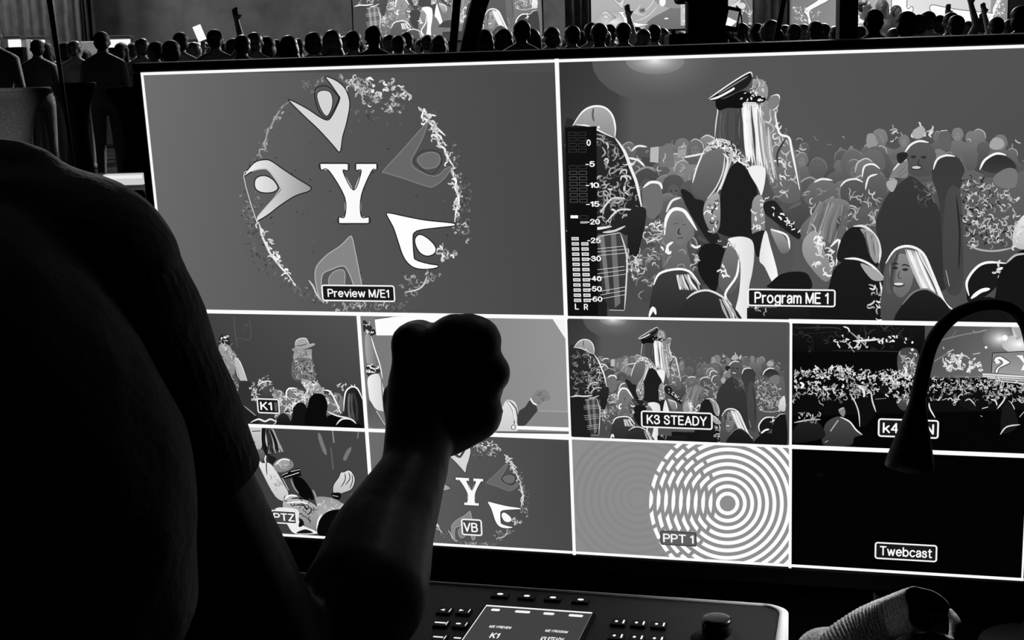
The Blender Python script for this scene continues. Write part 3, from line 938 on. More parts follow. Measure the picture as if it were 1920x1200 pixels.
draw(a, '''
R 150 130 140 120 1350,-60 1420,50
Q 225 1362,16 1386,0 1392,-8 1380,22
Q 195 1366,14 1388,-4 1390,-20 1360,-4
E 225 1391,11 7,6
P 118 1384,-4 1391,-12 1402,4 1406,14
L 220 2 1396,0 1406,18
S 200-255 16 7 2.2 1384,18 1410,16 1410,28 1384,28
P 105 1392,48 1391,30 1396,21 1401,30 1403,48
S 180-240 10 7 2 1402,24 1411,20 1411,46 1404,46
''', 4)
panel('side_screen', *rc2, 26, 'narrow pale screen right of the black camera pedestal', 'screen', a.sh, 130, M_LED)
rc3 = (1481, -110, 1600, 62); a = Art(); a.tf = lambda x, y: ((x-rc3[0])/(rc3[2]-rc3[0]), (y-rc3[1])/(rc3[3]-rc3[1]))
draw(a, '''
R 120 140 130 150 1480,-110 1600,70
P 250 1511,14 1530,2 1552,-14 1560,-24 1590,-40 1560,-4 1536,10 1520,19 1519,28 1523,46 1517,46 1514,30 1509,22
O 60 1 1511,14 1530,2 1552,-14 1590,-40 1560,-4 1536,10 1520,19 1519,28 1523,46 1517,46 1514,30 1509,22
S 170-235 34 7 2 1488,10 1512,8 1514,40 1486,36
S 170-230 10 6 2 1522,20 1540,20 1536,30 1522,30
Q 105 1481,-110 1484,-110 1484,62 1481,62
''', 4)
panel('side_screen', *rc3, 26, 'grey screen with bent white arm shape, left of the black upright post', 'screen', a.sh, 130, M_LED)
rc4 = (1603, -190, 1892, 60); a = Art(); a.tf = lambda x, y: ((x-rc4[0])/(rc4[2]-rc4[0]), (y-rc4[1])/(rc4[3]-rc4[1]))
draw(a, '''
R 140 225 140 232 1600,-190 1700,60
R 225 222 232 205 1700,-190 1860,60
R 165 150 150 140 1860,-190 1895,60
P 252 1745,15 1747,10 1754,9 1790,17 1830,23 1866,28 1866,34 1858,48 1800,52 1772,42 1752,26
O 70 1.3 1745,15 1747,10 1754,9 1790,17 1830,23 1866,28 1866,34 1858,48 1800,52 1772,42 1752,26
Q 254 1673,-60 1702,-60 1702,10 1711,10 1714,14 1713,20 1708,24 1664,24 1662,18 1664,12 1673,11
O 70 1.3 1673,-60 1702,-60 1702,10 1711,10 1714,14 1713,20 1708,24 1690,25 1664,24 1662,18 1664,12 1673,11
L 250 6 1866,30 1868,18 1874,4 1876,-20
S 200-255 24 8 2.5 1868,0 1886,-10 1886,30 1866,34
S 190-255 16 8 2.5 1805,30 1862,34 1860,50 1805,50
''', 4)
panel('logo_wall', *rc4, 26.2, 'brightest stage screen with the foot of a white letter, right of the black post', 'screen', a.sh, 215, M_LED)

# lit bar fronts behind the crowd
def bar_front(px0, py0, px1, py1, label, y=25.6):
    p, q = at(px0, py0, y), at(px1, py1, y)
    root = empty('bar_counter', (p.x, y, 0), label, 'bar', 'lit bars along the back wall')
    w = q.x-p.x
    bm = bmesh.new(); box(bm, (w/2, .3, q.z/2), (w+.1, .5, q.z), bev=.01); obj('cabinet', bm, M_MATT, root)
    bm = bmesh.new(); box(bm, (w/2, .1, (p.z+q.z)/2), (w, .06, p.z-q.z), bev=.008); obj('lit_shelf', bm, glow('bar_light', 250), root)
    bm = bmesh.new(); box(bm, (w/2, .1, p.z+.04), (w+.1, .3, .05), bev=.01); obj('canopy', bm, mat('bar_wood', 60), root)
    return root
bar_front(12, 74, 36, 88, 'lit white bar front half hidden behind the leftmost crowd silhouettes')
bar_front(56, 75, 84, 120, 'bright white lit bar left of the thin leaning pole')
bar_front(200, 74, 242, 88, 'bright white lit bar right of the tall man with the round head')
bar_front(352, 80, 386, 92, 'bright white lit bar below the raised white card')
def band(px0, py0, px1, py1, label, y=25.9):
    p, q = at(px0, py0, y), at(px1, py1, y); bm = bmesh.new()
    box(bm, ((p.x+q.x)/2, y, (p.z)/2), (q.x-p.x, .1, p.z), bev=.01)
    tag(obj('bar_partition', bm, mat('pale_partition', 190, .7, noise=10, scale=4)), label, 'partition', 'pale partitions along the back wall')
band(20, 75, 60, 100, 'pale grey low partition between the two leftmost lit bars')
band(152, 78, 186, 102, 'pale grey low partition left of the tall man with the round head')

# spandex covered cocktail tables
M_SPAN = mat('stretch_cover_pale', 150, .75, noise=18, scale=60, spec=.2)
M_SPAN2 = mat('stretch_cover_dark', 84, .8, noise=12, scale=60, spec=.2)
def cocktail_table(px, py, y, r, m, label):
    c = at(px, py, y); h = c.z
    root = empty('cocktail_table', (c.x, y, 0), label, 'table', 'cocktail tables at the left')
    bm = bmesh.new()
    prof = [(r*.82, .03), (r*.72, .15)] + [(r*(.50+.5*abs(t)**2.2*(1 if t > 0 else .5)), .15+(h-.2)*(t+1)/2) for t in [k/8-1 for k in range(1, 17)]]
    prof += [(r*1.0, h-.045)]
    lathe(bm, prof, 40); obj('stretch_cover', bm, m, root, True)
    bm = bmesh.new(); lathe(bm, [(r*1.0, h-.046), (r*1.015, h-.03), (r*1.015, h-.008), (r*.99, h)], 40); obj('tabletop', bm, m, root, True)
    for k in range(4):
        bm = bmesh.new(); ball(bm, (r*.72*cos(k*pi/2+.5), r*.72*sin(k*pi/2+.5), .02), (.06, .06, .02)); obj('foot_pocket', bm, M_MATT, root, True)
    return root
cocktail_table(12, 165, 14, .42, M_SPAN, 'pale spandex covered cocktail table nearest the operator’s shoulder')
cocktail_table(138, 155, 14.5, .22, M_SPAN2, 'dark spandex covered cocktail table just behind the thin leaning pole')
cocktail_table(249, 163, 14.2, .27, M_SPAN2, 'dark spandex covered cocktail table beside the monitor’s upper left corner')

# ------------------------------------------------------------------ the multiview monitor
mon = empty('multiview_monitor', None, 'large black multiview monitor showing ten camera pictures on the desk', 'monitor', mw=MONW @ Matrix.Translation((SW/2, -SH-.03, 0)))
OFF = Matrix.Translation((-SW/2, SH+.03, 0))
def mpart(name, me, m, parent=mon, label=None):
    if parent is mon: me.transform(OFF)
    o = put(name, me, m, parent)
    if label: o['label'] = label
    return o
def bm_mesh(name, bm):
    me = bpy.data.meshes.new(name); bm.to_mesh(me); bm.free(); return me
BZ = .0085
bm = bmesh.new()
for c, s in (((SW/2, BZ/2+.0005, -.006), (SW+2*BZ, BZ, .022)), ((SW/2, -SH-.010, -.006), (SW+2*BZ, .018, .022)), ((-BZ/2, -SH/2, -.006), (BZ, SH, .022)), ((SW+BZ/2, -SH/2, -.006), (BZ, SH, .022))):
    box(bm, c, s, bev=.002)
mpart('bezel', bm_mesh('bezel', bm), M_BLACK)
bm = bmesh.new(); box(bm, (SW/2, -SH/2-.005, -.028), (SW+.012, SH+.02, .03), bev=.008); box(bm, (SW/2, -SH*.62, -.055), (SW*.6, SH*.5, .04), bev=.012)
mpart('rear_housing', bm_mesh('rear_housing', bm), M_BLACK)
for sx in (.30, .86):
    bm = bmesh.new(); box(bm, (SW*sx, -SH-.020, -.014), (.03, .018, .014), bev=.003)
    box(bm, (SW*sx, -SH-.0295, -.012), (.03, .006, .17), bev=.002)
    mpart('stand_foot', bm_mesh('stand_foot', bm), mat('stand_grey', 30, .6, spec=.2))
ZP = .0006
tiles = {}
NAMES = {'preview': 'picture_tile', 'program': 'picture_tile'}
def tile(key, shapes, base, label):
    me = art_mesh('picture_tile', shapes, TILES[key], (SW, SH), min(4e-6, .0021/max(1, shapes[-1][2])), ZP, base)
    tiles[key] = mpart('picture_tile', me, M_SCREEN, label=label); return tiles[key]
def tile_art(key, frame, *texts):
    a = Art(); a.tf = on_tile(key, *frame)
    for i, t in enumerate(texts): draw(a, t, i+3)
    return a.sh
tile('preview', logo.sh, 76, 'preview picture of a white letter ringed by leaping figures')
tile('program', live.sh, 85, 'programme picture of a star in a peaked cap above a crowd')
tile('k1', tile_art('k1', (380, 570, 4.8), K1), 68, 'picture of a performer in a wide hat above raised hands')
tile('k2', tile_art('k2', (680, 560, 4), K2), 140, 'pale picture of a singer in white trousers')
tile('k3', live.sh, 85, 'smaller copy of the programme picture')
tile('k4', tile_art('k4', (1470, 540, 3.3333), K4), 12, 'wide picture of the dark hall and lit stage')
tile('ptz', tile_art('ptz', (400, 780, 4.8), PTZ), 64, 'close picture of a singer in a striped jacket')
tile('vb', logo.sh, 76, 'smaller copy of the letter and leaping figures')
ppt = Art(); ppt.tf = on_tile('ppt', 1060, 810, 2.2326)
def ring(art, cx, cy, r, w, g, keep=None, n=120):
    for k in range(n):
        a0, a1 = 2*pi*k/n, 2*pi*(k+1)/n; am = (a0+a1)/2
        if keep and not keep(cx+r*cos(am), cy+r*sin(am)): continue
        art.add([(cx+rr*cos(q), cy+rr*sin(q)) for rr, q in ((r-w/2, a0), (r+w/2, a0), (r+w/2, a1), (r-w/2, a1))], [g]*4)
draw(ppt, 'R 142 140 138 142 0,0 960,560')
for k in range(9): ring(ppt, 305, 276, 41+31*k, 13, 137-(.3*k))
for k in range(11): ring(ppt, 680, 297, 41+31*k, 15.8, 253, (lambda x, y: x > 600) if k == 10 else None)
for k in range(10):      # the two sets of rings are woven: each crosses over every second one of the other
    ring(ppt, 305, 276, 41+31*k, 15, 141, lambda x, y: 45 < hypot(x-680, y-297) < 340 and (round((hypot(x-680, y-297)-41)/31)+k) % 2 == 0, 360)
tile('ppt', ppt.sh, 140, 'grey picture with overlapping concentric white rings')
web = Art(); web.tf = on_tile('web', 1470, 820, 3)
draw(web, 'E 9 200,210 20,12')
tile('web', web.sh, 3, 'black empty picture')

# white dividing lines
bm = bmesh.new(); LW = .0034
def line(u0, v0, u1, v1, w=LW):
    x0, x1, y0, y1 = u0*SW, u1*SW, -v0*SH, -v1*SH
    if abs(x1-x0) > abs(y1-y0): box(bm, ((x0+x1)/2, y0, .0030), (abs(x1-x0)+w, w, .0007))
    else: box(bm, (x0, (y0+y1)/2, .0031), (w, abs(y1-y0)+w, .0007))
h = LW*.8/2/SW; hv = LW*.8/2/SH
line(h, hv, 1-h, hv, LW*.8); line(h, 1-hv, 1-h, 1-hv, LW*.75); line(h, hv, h, 1-hv, LW*.75); line(1-h, hv, 1-h, 1-hv, LW*.5)
line(.5, 0, .5, .5, LW*1.1); line(0, .5, .5, .5, LW*1.12); line(.5, .4995, .75, .4995, LW*.72); line(.75, .5, 1, .5, LW*1.15)
line(0, .75, .5, .75, LW*1.05); line(.5, .75, .75, .75, LW*.72); line(.75, .75, 1, .75, LW*1.15)
line(.25, .5, .25, 1, LW*1.08); line(.5, .5, .5, .75, LW*.65); line(.5, .75, .5, 1, LW*.9); line(.75, .5, .75, .75, LW*.68); line(.75, .75, .75, 1, LW*.8)
mpart('dividing_lines', bm_mesh('dividing_lines', bm), glow('screen_white', 252), label='white dividing lines between the pictures')

# writing
def _e(cx, cy, rx, ry, a0=0, a1=360, n=16): return [(cx+rx*cos(radians(a0+(a1-a0)*k/n)), cy+ry*sin(radians(a0+(a1-a0)*k/n))) for k in range(n+1)]
def _c(*p): return catmull(list(p), False, 4)
_S = _c((.53, .74), (.45, .94), (.28, 1), (.08, .92), (.05, .72), (.25, .56), (.45, .46), (.56, .27), (.46, .06), (.28, 0), (.08, .07), (0, .28))
_P = [(0, 1), (.36, 1)]+_e(.36, .73, .23, .27, 90, -90)+[(0, .46)]
LETTERS = {
 'P': [[(0, 0), (0, 1)], _P], 'R': [[(0, 0), (0, 1)], _P, [(.32, .46), (.58, 0)]], 'B': [[(0, 0), (0, 1)], [(0, 1), (.32, 1)]+_e(.32, .77, .21, .23, 90, -90)+[(0, .54), (.34, .54)]+_e(.34, .27, .24, .27, 90, -90)+[(0, 0)]],
 'r': [[(0, 0), (0, .72)], _c((0, .42), (.08, .64), (.3, .70))], 'e': [[(.02, .38), (.56, .38)]+_e(.29, .36, .28, .36, 4, 318)], 'v': [[(0, .72), (.27, 0), (.54, .72)]], 'i': [[(0, 0), (0, .72)], [(0, .96), (0, 1)]],
 'w': [[(0, .72), (.2, 0), (.4, .68), (.6, 0), (.8, .72)]], 'M': [[(0, 0), (0, 1), (.37, .05), (.74, 1), (.74, 0)]], '/': [[(0, -.04), (.28, 1.04)]], 'E': [[(.5, 1), (0, 1), (0, 0), (.52, 0)], [(0, .53), (.46, .53)]],
 '1': [[(0, .76), (.22, .98), (.22, 0)]], 'o': [_e(.29, .36, .29, .36)], 'g': [_e(.28, .37, .28, .35), [(.56, .72)]+_c((.56, .72), (.56, -.02), (.44, -.24), (.2, -.26), (.03, -.14))],
 'a': [_c((.05, .54), (.14, .70), (.34, .70), (.47, .58), (.47, .3), (.47, .04)), _c((.47, .42), (.2, .37), (.02, .22), (.1, .02), (.3, .02), (.47, .22))], 'm': [[(0, 0), (0, .72)], _c((0, .44), (.1, .68), (.28, .68), (.37, .5), (.37, 0)), _c((.37, .44), (.47, .68), (.65, .68), (.74, .5), (.74, 0))],
 'K': [[(0, 0), (0, 1)], [(.56, 1), (0, .36)], [(.2, .58), (.6, 0)]], '3': [_c((.03, .74), (.1, .95), (.28, 1), (.48, .9), (.48, .66), (.3, .54), (.2, .54)), _c((.28, .54), (.52, .43), (.54, .16), (.3, 0), (.1, .04), (0, .25))], 'S': [_S], 's': [[(x*.82, y*.72) for x, y in _S]],
 'T': [[(0, 1), (.64, 1)], [(.32, 1), (.32, 0)]], 'A': [[(0, 0), (.33, 1), (.66, 0)], [(.13, .33), (.53, .33)]], 'D': [[(0, 0), (0, 1), (.26, 1)]+_e(.26, .5, .36, .5, 90, -90)+[(0, 0)]], 'Y': [[(0, 1), (.32, .45), (.64, 1)], [(.32, .45), (.32, 0)]],
 'k': [[(0, 0), (0, 1)], [(.48, .72), (0, .25)], [(.18, .42), (.52, 0)]], '4': [[(.42, 0), (.42, 1), (0, .3), (.58, .3)]], 'I': [[(0, 0), (0, 1)]], 'N': [[(0, 0), (0, 1), (.58, 0), (.58, 1)]], 'Z': [[(0, 1), (.56, 1), (0, 0), (.58, 0)]], 'V': [[(0, 1), (.32, 0), (.64, 1)]], 'W': [[(0, 1), (.22, 0), (.42, .9), (.62, 0), (.84, 1)]],
 '2': [_c((.02, .72), (.1, .95), (.28, 1), (.5, .9), (.5, .66), (.3, .38), (0, 0))+[(.55, 0)]], '5': [[(.5, 1), (.1, 1), (.05, .52)]+_c((.05, .52), (.28, .64), (.5, .52), (.54, .28), (.4, .03), (.2, 0), (0, .2))], '0': [_e(.28, .5, .28, .5)], '-': [[(0, .42), (.3, .42)]], '6': [_c((.5, .92), (.3, 1), (.08, .82), (0, .4), (.08, .08), (.3, 0), (.5, .1), (.54, .34), (.4, .58), (.2, .58), (.03, .4))], 'L': [[(0, 1), (0, 0), (.5, 0)]],
 't': [[(.15, .95)]+_c((.15, .8), (.15, .14), (.22, .01), (.36, .02)), [(0, .72), (.34, .72)]], 'b': [[(0, 0), (0, 1)], _e(.29, .36, .29, .36)], 'c': [_e(.29, .36, .29, .36, 42, 318)], 'G': [_e(.36, .5, .36, .5, 45, 345)+[(.72, .46), (.42, .46)]], 'O': [_e(.36, .5, .36, .5)]}
def text_mesh(s, w, h, bold=.17, thick=.0):
    """plain sans lettering drawn with strokes of even weight"""
    V = []; FC = []; x = 0
    def disc(p):
        n0 = len(V); V.extend((p[0]+bold/2*cos(2*pi*k/8), p[1]+bold/2*sin(2*pi*k/8), 0) for k in range(8)); FC.append(tuple(range(n0, n0+8)))
    for ch in s:
        if ch == ' ': x += .36; continue
        G = LETTERS[ch]; wd = max(q[0] for g in G for q in g)
        for g in G:
            g = [(q[0]+x, q[1]) for q in g]
            for p in g: disc(p)
            for p, q in zip(g, g[1:]):
                l = hypot(q[0]-p[0], q[1]-p[1])
                if l < 1e-6: continue
                nx, ny = -(q[1]-p[1])/l*bold/2, (q[0]-p[0])/l*bold/2; n0 = len(V)
                V.extend([(p[0]-nx, p[1]-ny, 0), (q[0]-nx, q[1]-ny, 0), (q[0]+nx, q[1]+ny, 0), (p[0]+nx, p[1]+ny, 0)]); FC.append((n0, n0+1, n0+2, n0+3))
        x += wd+.235
    xs = [v[0] for v in V]; ys = [v[1] for v in V]; x0, x1, y0, y1 = min(xs), max(xs), -bold/2, 1+bold/2
    me = bpy.data.meshes.new('t'); me.from_pydata([((v[0]-(x0+x1)/2)*w/(x1-x0), (v[1]-(y0+y1)/2)*h/(y1-y0), 0) for v in V], [], FC); return me
def add_text(bm, s, c, w, h, bold=.17, mw=None, mi=0):
    me = text_mesh(s, w, h, bold); n = len(bm.faces)
    me.transform((mw or Matrix.Identity(4)) @ Matrix.Translation(c)); bm.from_mesh(me); bpy.data.meshes.remove(me)
    bm.faces.ensure_lookup_table()
    for f in bm.faces[n:]: f.material_index = mi
def rrect(bm, c, w, h, r, z, mi, inner=None):
    def loop(w, h, r): return [(c[0]+sx*(w/2-r)+r*cos(a), c[1]+sy*(h/2-r)+r*sin(a)) for sx, sy, a0 in ((1, 1, 0), (-1, 1, 90), (-1, -1, 180), (1, -1, 270)) for a in [radians(a0+k*22.5) for k in range(5)]]
    A = [bm.verts.new((x, y, z)) for x, y in loop(w, h, r)]
    if inner:
        B = [bm.verts.new((x, y, z)) for x, y in loop(w-2*inner, h-2*inner, max(r-inner, .0004))]
        for k in range(len(A)):
            f = bm.faces.new((A[k], A[(k+1) % len(A)], B[(k+1) % len(A)], B[k])); f.material_index = mi
    else:
        f = bm.faces.new(A); f.material_index = mi
def local(px, py):
    u, v = s_uv(px, py); return Vector((u*SW, -v*SH, 0))
M_FILL, M_TXT, M_EDGE = glow('caption_fill', 26), glow('caption_letters', 250), glow('caption_edge', 246)
def caption(key, s, x0, x1, yl, yr, hpx, tx=None, fill=None, edge=M_EDGE, th=.56, extra=None):
    """x0..x1 left and right end, yl/yr the height of the middle at either end, hpx its height, all in the photograph"""
    a, b = local(x0, yl), local(x1, yr); c = (a+b)/2; w = (b-a).length; h = (local((x0+x1)/2, (yl+yr)/2+hpx/2)-local((x0+x1)/2, (yl+yr)/2-hpx/2)).length
    bm = bmesh.new()
    rrect(bm, c, w, h, h*.14, .0037, 0); rrect(bm, c, w, h, h*.16, .0039, 1, h*.085)
    t0, t1 = tx if tx else (x0+(x1-x0)*.08, x1-(x1-x0)*.08)
    ta, tb = local(t0, yl+(yr-yl)*(t0-x0)/(x1-x0)), local(t1, yl+(yr-yl)*(t1-x0)/(x1-x0))
    add_text(bm, s, ((ta.x+tb.x)/2, (ta.y+tb.y)/2, .0041), tb.x-ta.x, h*th, mi=2)
    if extra: 
        ea, eb = local(*extra[0]), local(*extra[1]); rrect(bm, (ea+eb)/2, abs(eb.x-ea.x), abs(eb.y-ea.y), .0003, .0042, 3)
    me = bm_mesh('caption', bm); me.transform(OFF)
    for m in (fill or M_FILL, edge, M_TXT, glow('caption_cursor', 90)): me.materials.append(m)
    o = bpy.data.objects.new('caption', me); COL.objects.link(o); o.parent = tiles[key]; o['label'] = 'caption reading ' + s
caption('preview', 'Preview M/E1', 606, 743, 547, 549.5, 31, th=.5)
caption('program', 'Program ME 1', 1402, 1567, 555, 558.5, 33, th=.66)
caption('k1', 'K1', 485, 527, 758.5, 760, 28, (491, 513), extra=((517, 752), (524, 769)))
caption('k3', 'K3 STEADY', 1203, 1337, 783.5, 787.5, 32)
caption('k4', 'k4 MAIN', 1646, 1760, 799, 803, 35)
caption('ptz', 'PTZ', 512, 559, 966, 968, 25, fill=glow('caption_fill_pale', 70))
caption('vb', 'VB', 867, 906, 985, 987, 31, (871, 898), fill=glow('caption_fill_pale', 40))
caption('ppt', 'PPT 1', 1239, 1307, 1005, 1009, 27, fill=glow('caption_fill_grey', 95), edge=glow('caption_edge_grey', 70), th=.6)
caption('web', 'Twebcast', 1640, 1757, 1030, 1034, 32)
# sound level meter on the programme picture
bm = bmesh.new()
def mxy(x, y): return local(1050+x/2.353, 100+y/2.353)
def mquad(pts, z, mi):
    f = bm.faces.new([bm.verts.new((p.x, p.y, z)) for p in (mxy(*q) for q in pts)][::-1]); f.material_index = mi
mquad([(26, 325), (164, 320), (170, 1154), (40, 1158)], .0032, 0)
rnd = random.Random(4)
for k in range(13):
    y = 808+k*22.6; o = k*.9
    for j, x in enumerate((54, 96)):
        if k == 0 and j: continue
        mquad([(x+o, y), (x+31+o, y), (x+32+o, y+14), (x+1+o, y+14)], .0035, 1)
        mquad([(x+3+o, y+3), (x+28+o, y+3), (x+29+o, y+11), (x+4+o, y+11)], .0037, 2)
for k in range(16):
    y = 345+k*24.5; o = k*.55
    for x in (40, 82):
        if 4 <= k < 6 or (12 < k and rnd.random() < .4): continue
        mquad([(x+o, y), (x+36+o, y), (x+36+o, y+17), (x+o, y+17)], .0033, 3 if k < 7 or k > 12 else 4); mquad([(x+3+o, y+3), (x+33+o, y+3), (x+33+o, y+14), (x+3+o, y+14)], .0034, 0)
mquad([(50, 712), (83, 712), (83, 725), (50, 725)], .0036, 1); mquad([(93, 738), (123, 738), (123, 748), (93, 748)], .0036, 2)
for s, x, y in (('0', 130, 392), ('-5', 136, 486), ('-10', 146, 579), ('-15', 148, 662), ('-20', 150, 740), ('-25', 153, 822), ('-30', 155, 902), ('-40', 157, 990), ('-50', 158, 1035), ('-60', 161, 1080), ('L', 78, 1113), ('R', 118, 1115)):
    p = mxy(x, y); add_text(bm, s, (p.x, p.y, .0038), .0040*len(s)+(.001 if len(s) > 1 else 0), .0052 if len(s) > 1 else .006, .2, mi=1)
me = bm_mesh('audio_meter', bm); me.transform(OFF)
for m in (glow('meter_panel', 16), M_TXT, glow('meter_segment', 165), glow('meter_dim', 52), glow('meter_mid', 78)): me.materials.append(m)
o = bpy.data.objects.new('audio_meter', me); COL.objects.link(o); o.parent = tiles['program']; o['label'] = 'sound level meter with numbers'

# ------------------------------------------------------------------ desk, console, lamp
DZ = .594
bm = bmesh.new(); box(bm, (.05, 1.30, DZ-.02), (2.3, .76, .04), bev=.006)
desk = tag(obj('operator_desk', bm, mat('desk_laminate', 4, .8, spec=0)), 'black desk top carrying the monitor and the switcher console', 'desk')
for sx in (-1.02, 1.12):
    for sy in (.97, 1.62):
        bm = bmesh.new(); box(bm, (sx, sy, (DZ-.04)/2), (.05, .05, DZ-.04), bev=.004); obj('leg', bm, M_MATT, desk)

CZ = .650                                             # level of the console's top
e0, e1 = onz(830, 1093, CZ), onz(1440, 1134, CZ)
cdx = (e1-e0); cdx.z = 0; cdx.normalize(); cdy = Vector((cdx.y, -cdx.x, 0))     # along the far edge, towards the operator
cr = onz(1474, 1185, CZ)
CORN = e0 + cdx*((cr-e0).dot(cdx))                       # far right corner
CMW = Matrix((cdx, -cdy, Vector((0, 0, 1)))).transposed().to_4x4(); CMW.translation = (CORN.x, CORN.y, 0)
CI = CMW.inverted()
con = empty('switcher_console', None, 'black video switcher console with pale rim, small lit screen and joystick', 'console', mw=CMW @ Matrix.Translation((-.45, -.11, DZ)))
CO = Matrix.Translation((.45, .11, -DZ))
def cpart(name, bm, m, label=None, parent=None, smooth=False):
    me = bm_mesh(name, bm)
    if smooth:
        for p in me.polygons: p.use_smooth = True
    me.transform(CO); o = put(name, me, m, con if parent is None else parent)
    if label: o['label'] = label
    return o
def cl(px, py, z=CZ): return CI @ onz(px, py, z)
def slab(bm, x0, x1, y0, y1, z0, z1, r, n=8):
    loop = [(cx+r*cos(a), cy+r*sin(a)) for cx, cy, a0 in ((x1-r, y1-r, 0), (x0+r, y1-r, 90), (x0+r, y0+r, 180), (x1-r, y0+r, 270)) for a in [radians(a0+90*k/n) for k in range(n+1)]]
    A = [bm.verts.new((x, y, z0)) for x, y in loop]; B = [bm.verts.new((x, y, z1)) for x, y in loop]
    for k in range(len(A)): bm.faces.new((A[k], A[(k+1) % len(A)], B[(k+1) % len(A)], B[k]))
    bm.faces.new(B); bm.faces.new(A[::-1])
CW, CD = .92, .22
bm = bmesh.new(); slab(bm, -CW+.003, -.0075, -CD+.003, -.0032, DZ+.002, CZ, .014)
cpart('top_panel', bm, mat('speckled_black_panel', 20, .5, noise=16, scale=700, bump=.5, spec=.3), 'dark speckled panel')
bm = bmesh.new()      # rim: an outer rounded frame a little higher than the panel
def rim_loop(i, z):
    x0, x1, y0, y1, r = -CW+i, -i*(1 if i == 0 else 2.6), -CD+i, -i*(1 if i == 0 else 1.1), .019-i*.5
    return [(cx+r*cos(a), cy+r*sin(a), z) for cx, cy, a0 in ((x1-r, y1-r, 0), (x0+r, y1-r, 90), (x0+r, y0+r, 180), (x1-r, y0+r, 270)) for a in [radians(a0+90*k/8) for k in range(9)]]
Ls = [[bm.verts.new(p) for p in rim_loop(i, z)] for i, z in ((0, DZ+.004), (0, CZ+.0005), (.0012, CZ+.0016), (.0028, CZ+.0016), (.003, CZ-.002))]
for a, b in zip(Ls, Ls[1:]):
    for k in range(len(a)): bm.faces.new((a[k], a[(k+1) % len(a)], b[(k+1) % len(a)], b[k]))
cpart('rim', bm, mat('pale_painted_rim', 235, .35, spec=.6), 'pale metal rim', smooth=True)
# small screen
q = [cl(*p) for p in ((912, 1141), (1112, 1154), (1100, 1222), (890, 1212))]
sx0, sx1 = q[0].x, q[1].x; sy1 = (q[0].y+q[1].y)/2; sy0 = sy1-(sx1-sx0)*.90
sw, sh_ = sx1-sx0, sy1-sy0
bm = bmesh.new(); box(bm, ((sx0+sx1)/2, (sy0+sy1)/2, CZ+.001), (sw+.004, sh_+.004, .003), bev=.0008)
scr = cpart('small_screen', bm, M_BLACK, 'small lit screen')
def cface(bm, x0, y0, x1, y1, z, mi=0):
    f = bm.faces.new([bm.verts.new((x, y, z)) for x, y in ((x0, y0), (x1, y0), (x1, y1), (x0, y1))]); f.material_index = mi
bm = bmesh.new(); cface(bm, sx0, sy0, sx1, sy1, CZ+.0028, 0)
cface(bm, sx0, sy1-sh_*.035, sx1, sy1, CZ+.0031, 1); cface(bm, sx0, sy0, sx0+.0008, sy1, CZ+.0031, 1)
cface(bm, sx1-.0006, sy0, sx1, sy1, CZ+.0031, 3)
for u, s, wf in ((.115, 'Home', .08), (.37, 'Palettes', .14), (.615, 'Switch', .10), (.865, 'Effects', .13)):
    rrect(bm, (sx0+sw*u, sy1-sh_*.12), sw*wf, sh_*.06, sh_*.018, CZ+.0033, 1)
for u, s, big in ((.26, 'M/E 1 PREVIEW', 'K1'), (.77, 'M/E 1 PROGRAM', 'K3 STEADY')):
    add_text(bm, s, (sx0+sw*u, sy1-sh_*.54, CZ+.0033), sw*.20, sh_*.06, .2, mi=1)
    add_text(bm, big, (sx0+sw*u, sy1-sh_*.75, CZ+.0033), sw*(.08 if len(big) < 3 else .2), sh_*.13, .2, mi=1)
me = bm_mesh('screen_page', bm); me.transform(CO)
for m in (glow('small_screen_grey', 66), M_TXT, glow('small_screen_frame', 170), glow('small_screen_edge', 110)): me.materials.append(m)
o = bpy.data.objects.new('screen_page', me); COL.objects.link(o); o.parent = scr
# keys
M_KEY, M_LIT = mat('key_black', 4, .5, spec=.15), glow('key_light', 252)
def key(px, py, w, d, marks, label=None):
    c = cl(px, py); bm = bmesh.new(); box(bm, (c.x, c.y, CZ+.0005), (w, d, .003), bev=.0008)
    k = cpart('key', bm, M_KEY)
    bm = bmesh.new()
    for kind, x, y, a, b in marks:
        if kind == 'dot':
            bm.faces.new([bm.verts.new((c.x+x+a*cos(t), c.y+y+b*sin(t), CZ+.0022)) for t in [2*pi*j/16 for j in range(16)]])
        elif kind == 'bar': cface(bm, c.x+x-a, c.y+y-b, c.x+x+a, c.y+y+b, CZ+.0022)
        elif kind == 'tri': bm.faces.new([bm.verts.new((c.x+x+p, c.y+y+r, CZ+.0022)) for p, r in (((-a, 0), (a, -b), (a, b)) if a > 0 else ((-a, 0), (a, b), (a, -b)))])
        elif kind == 'txt': pass
    cpart('key_light', bm, M_LIT, parent=k)
for px, py in ((938, 1118), (988, 1121.5), (1037, 1124.5), (1089, 1128.5)): key(px, py, .015, .011, [('dot', 0, 0, .0028, .0021)])
for (px, py), mk in (((834, 1148), [('tri', -.002, 0, .0019, .0022)]), ((870, 1149), [('tri', -.002, 0, -.0019, .0022)]), ((828, 1172), [('bar', -.001, 0, .0048, .0012)]), ((864, 1174), [('bar', -.002, 0, .002, .0013)]), ((824, 1199), [('bar', -.001, 0, .0042, .0012)]), ((860, 1201), [('bar', -.001, 0, .003, .0012)])):
    key(px, py, .0125, .0135, mk+[('bar', .0048, 0, .0004, .0036)])
for r in range(2):
    for k in range(3): key(1160+37.6*k-4*r, 1169.5+2.6*k+27*r, .013, .0135, [('dot', -.0018, 0, .0013, .0019), ('bar', .0042, 0, .0007, .0036)])
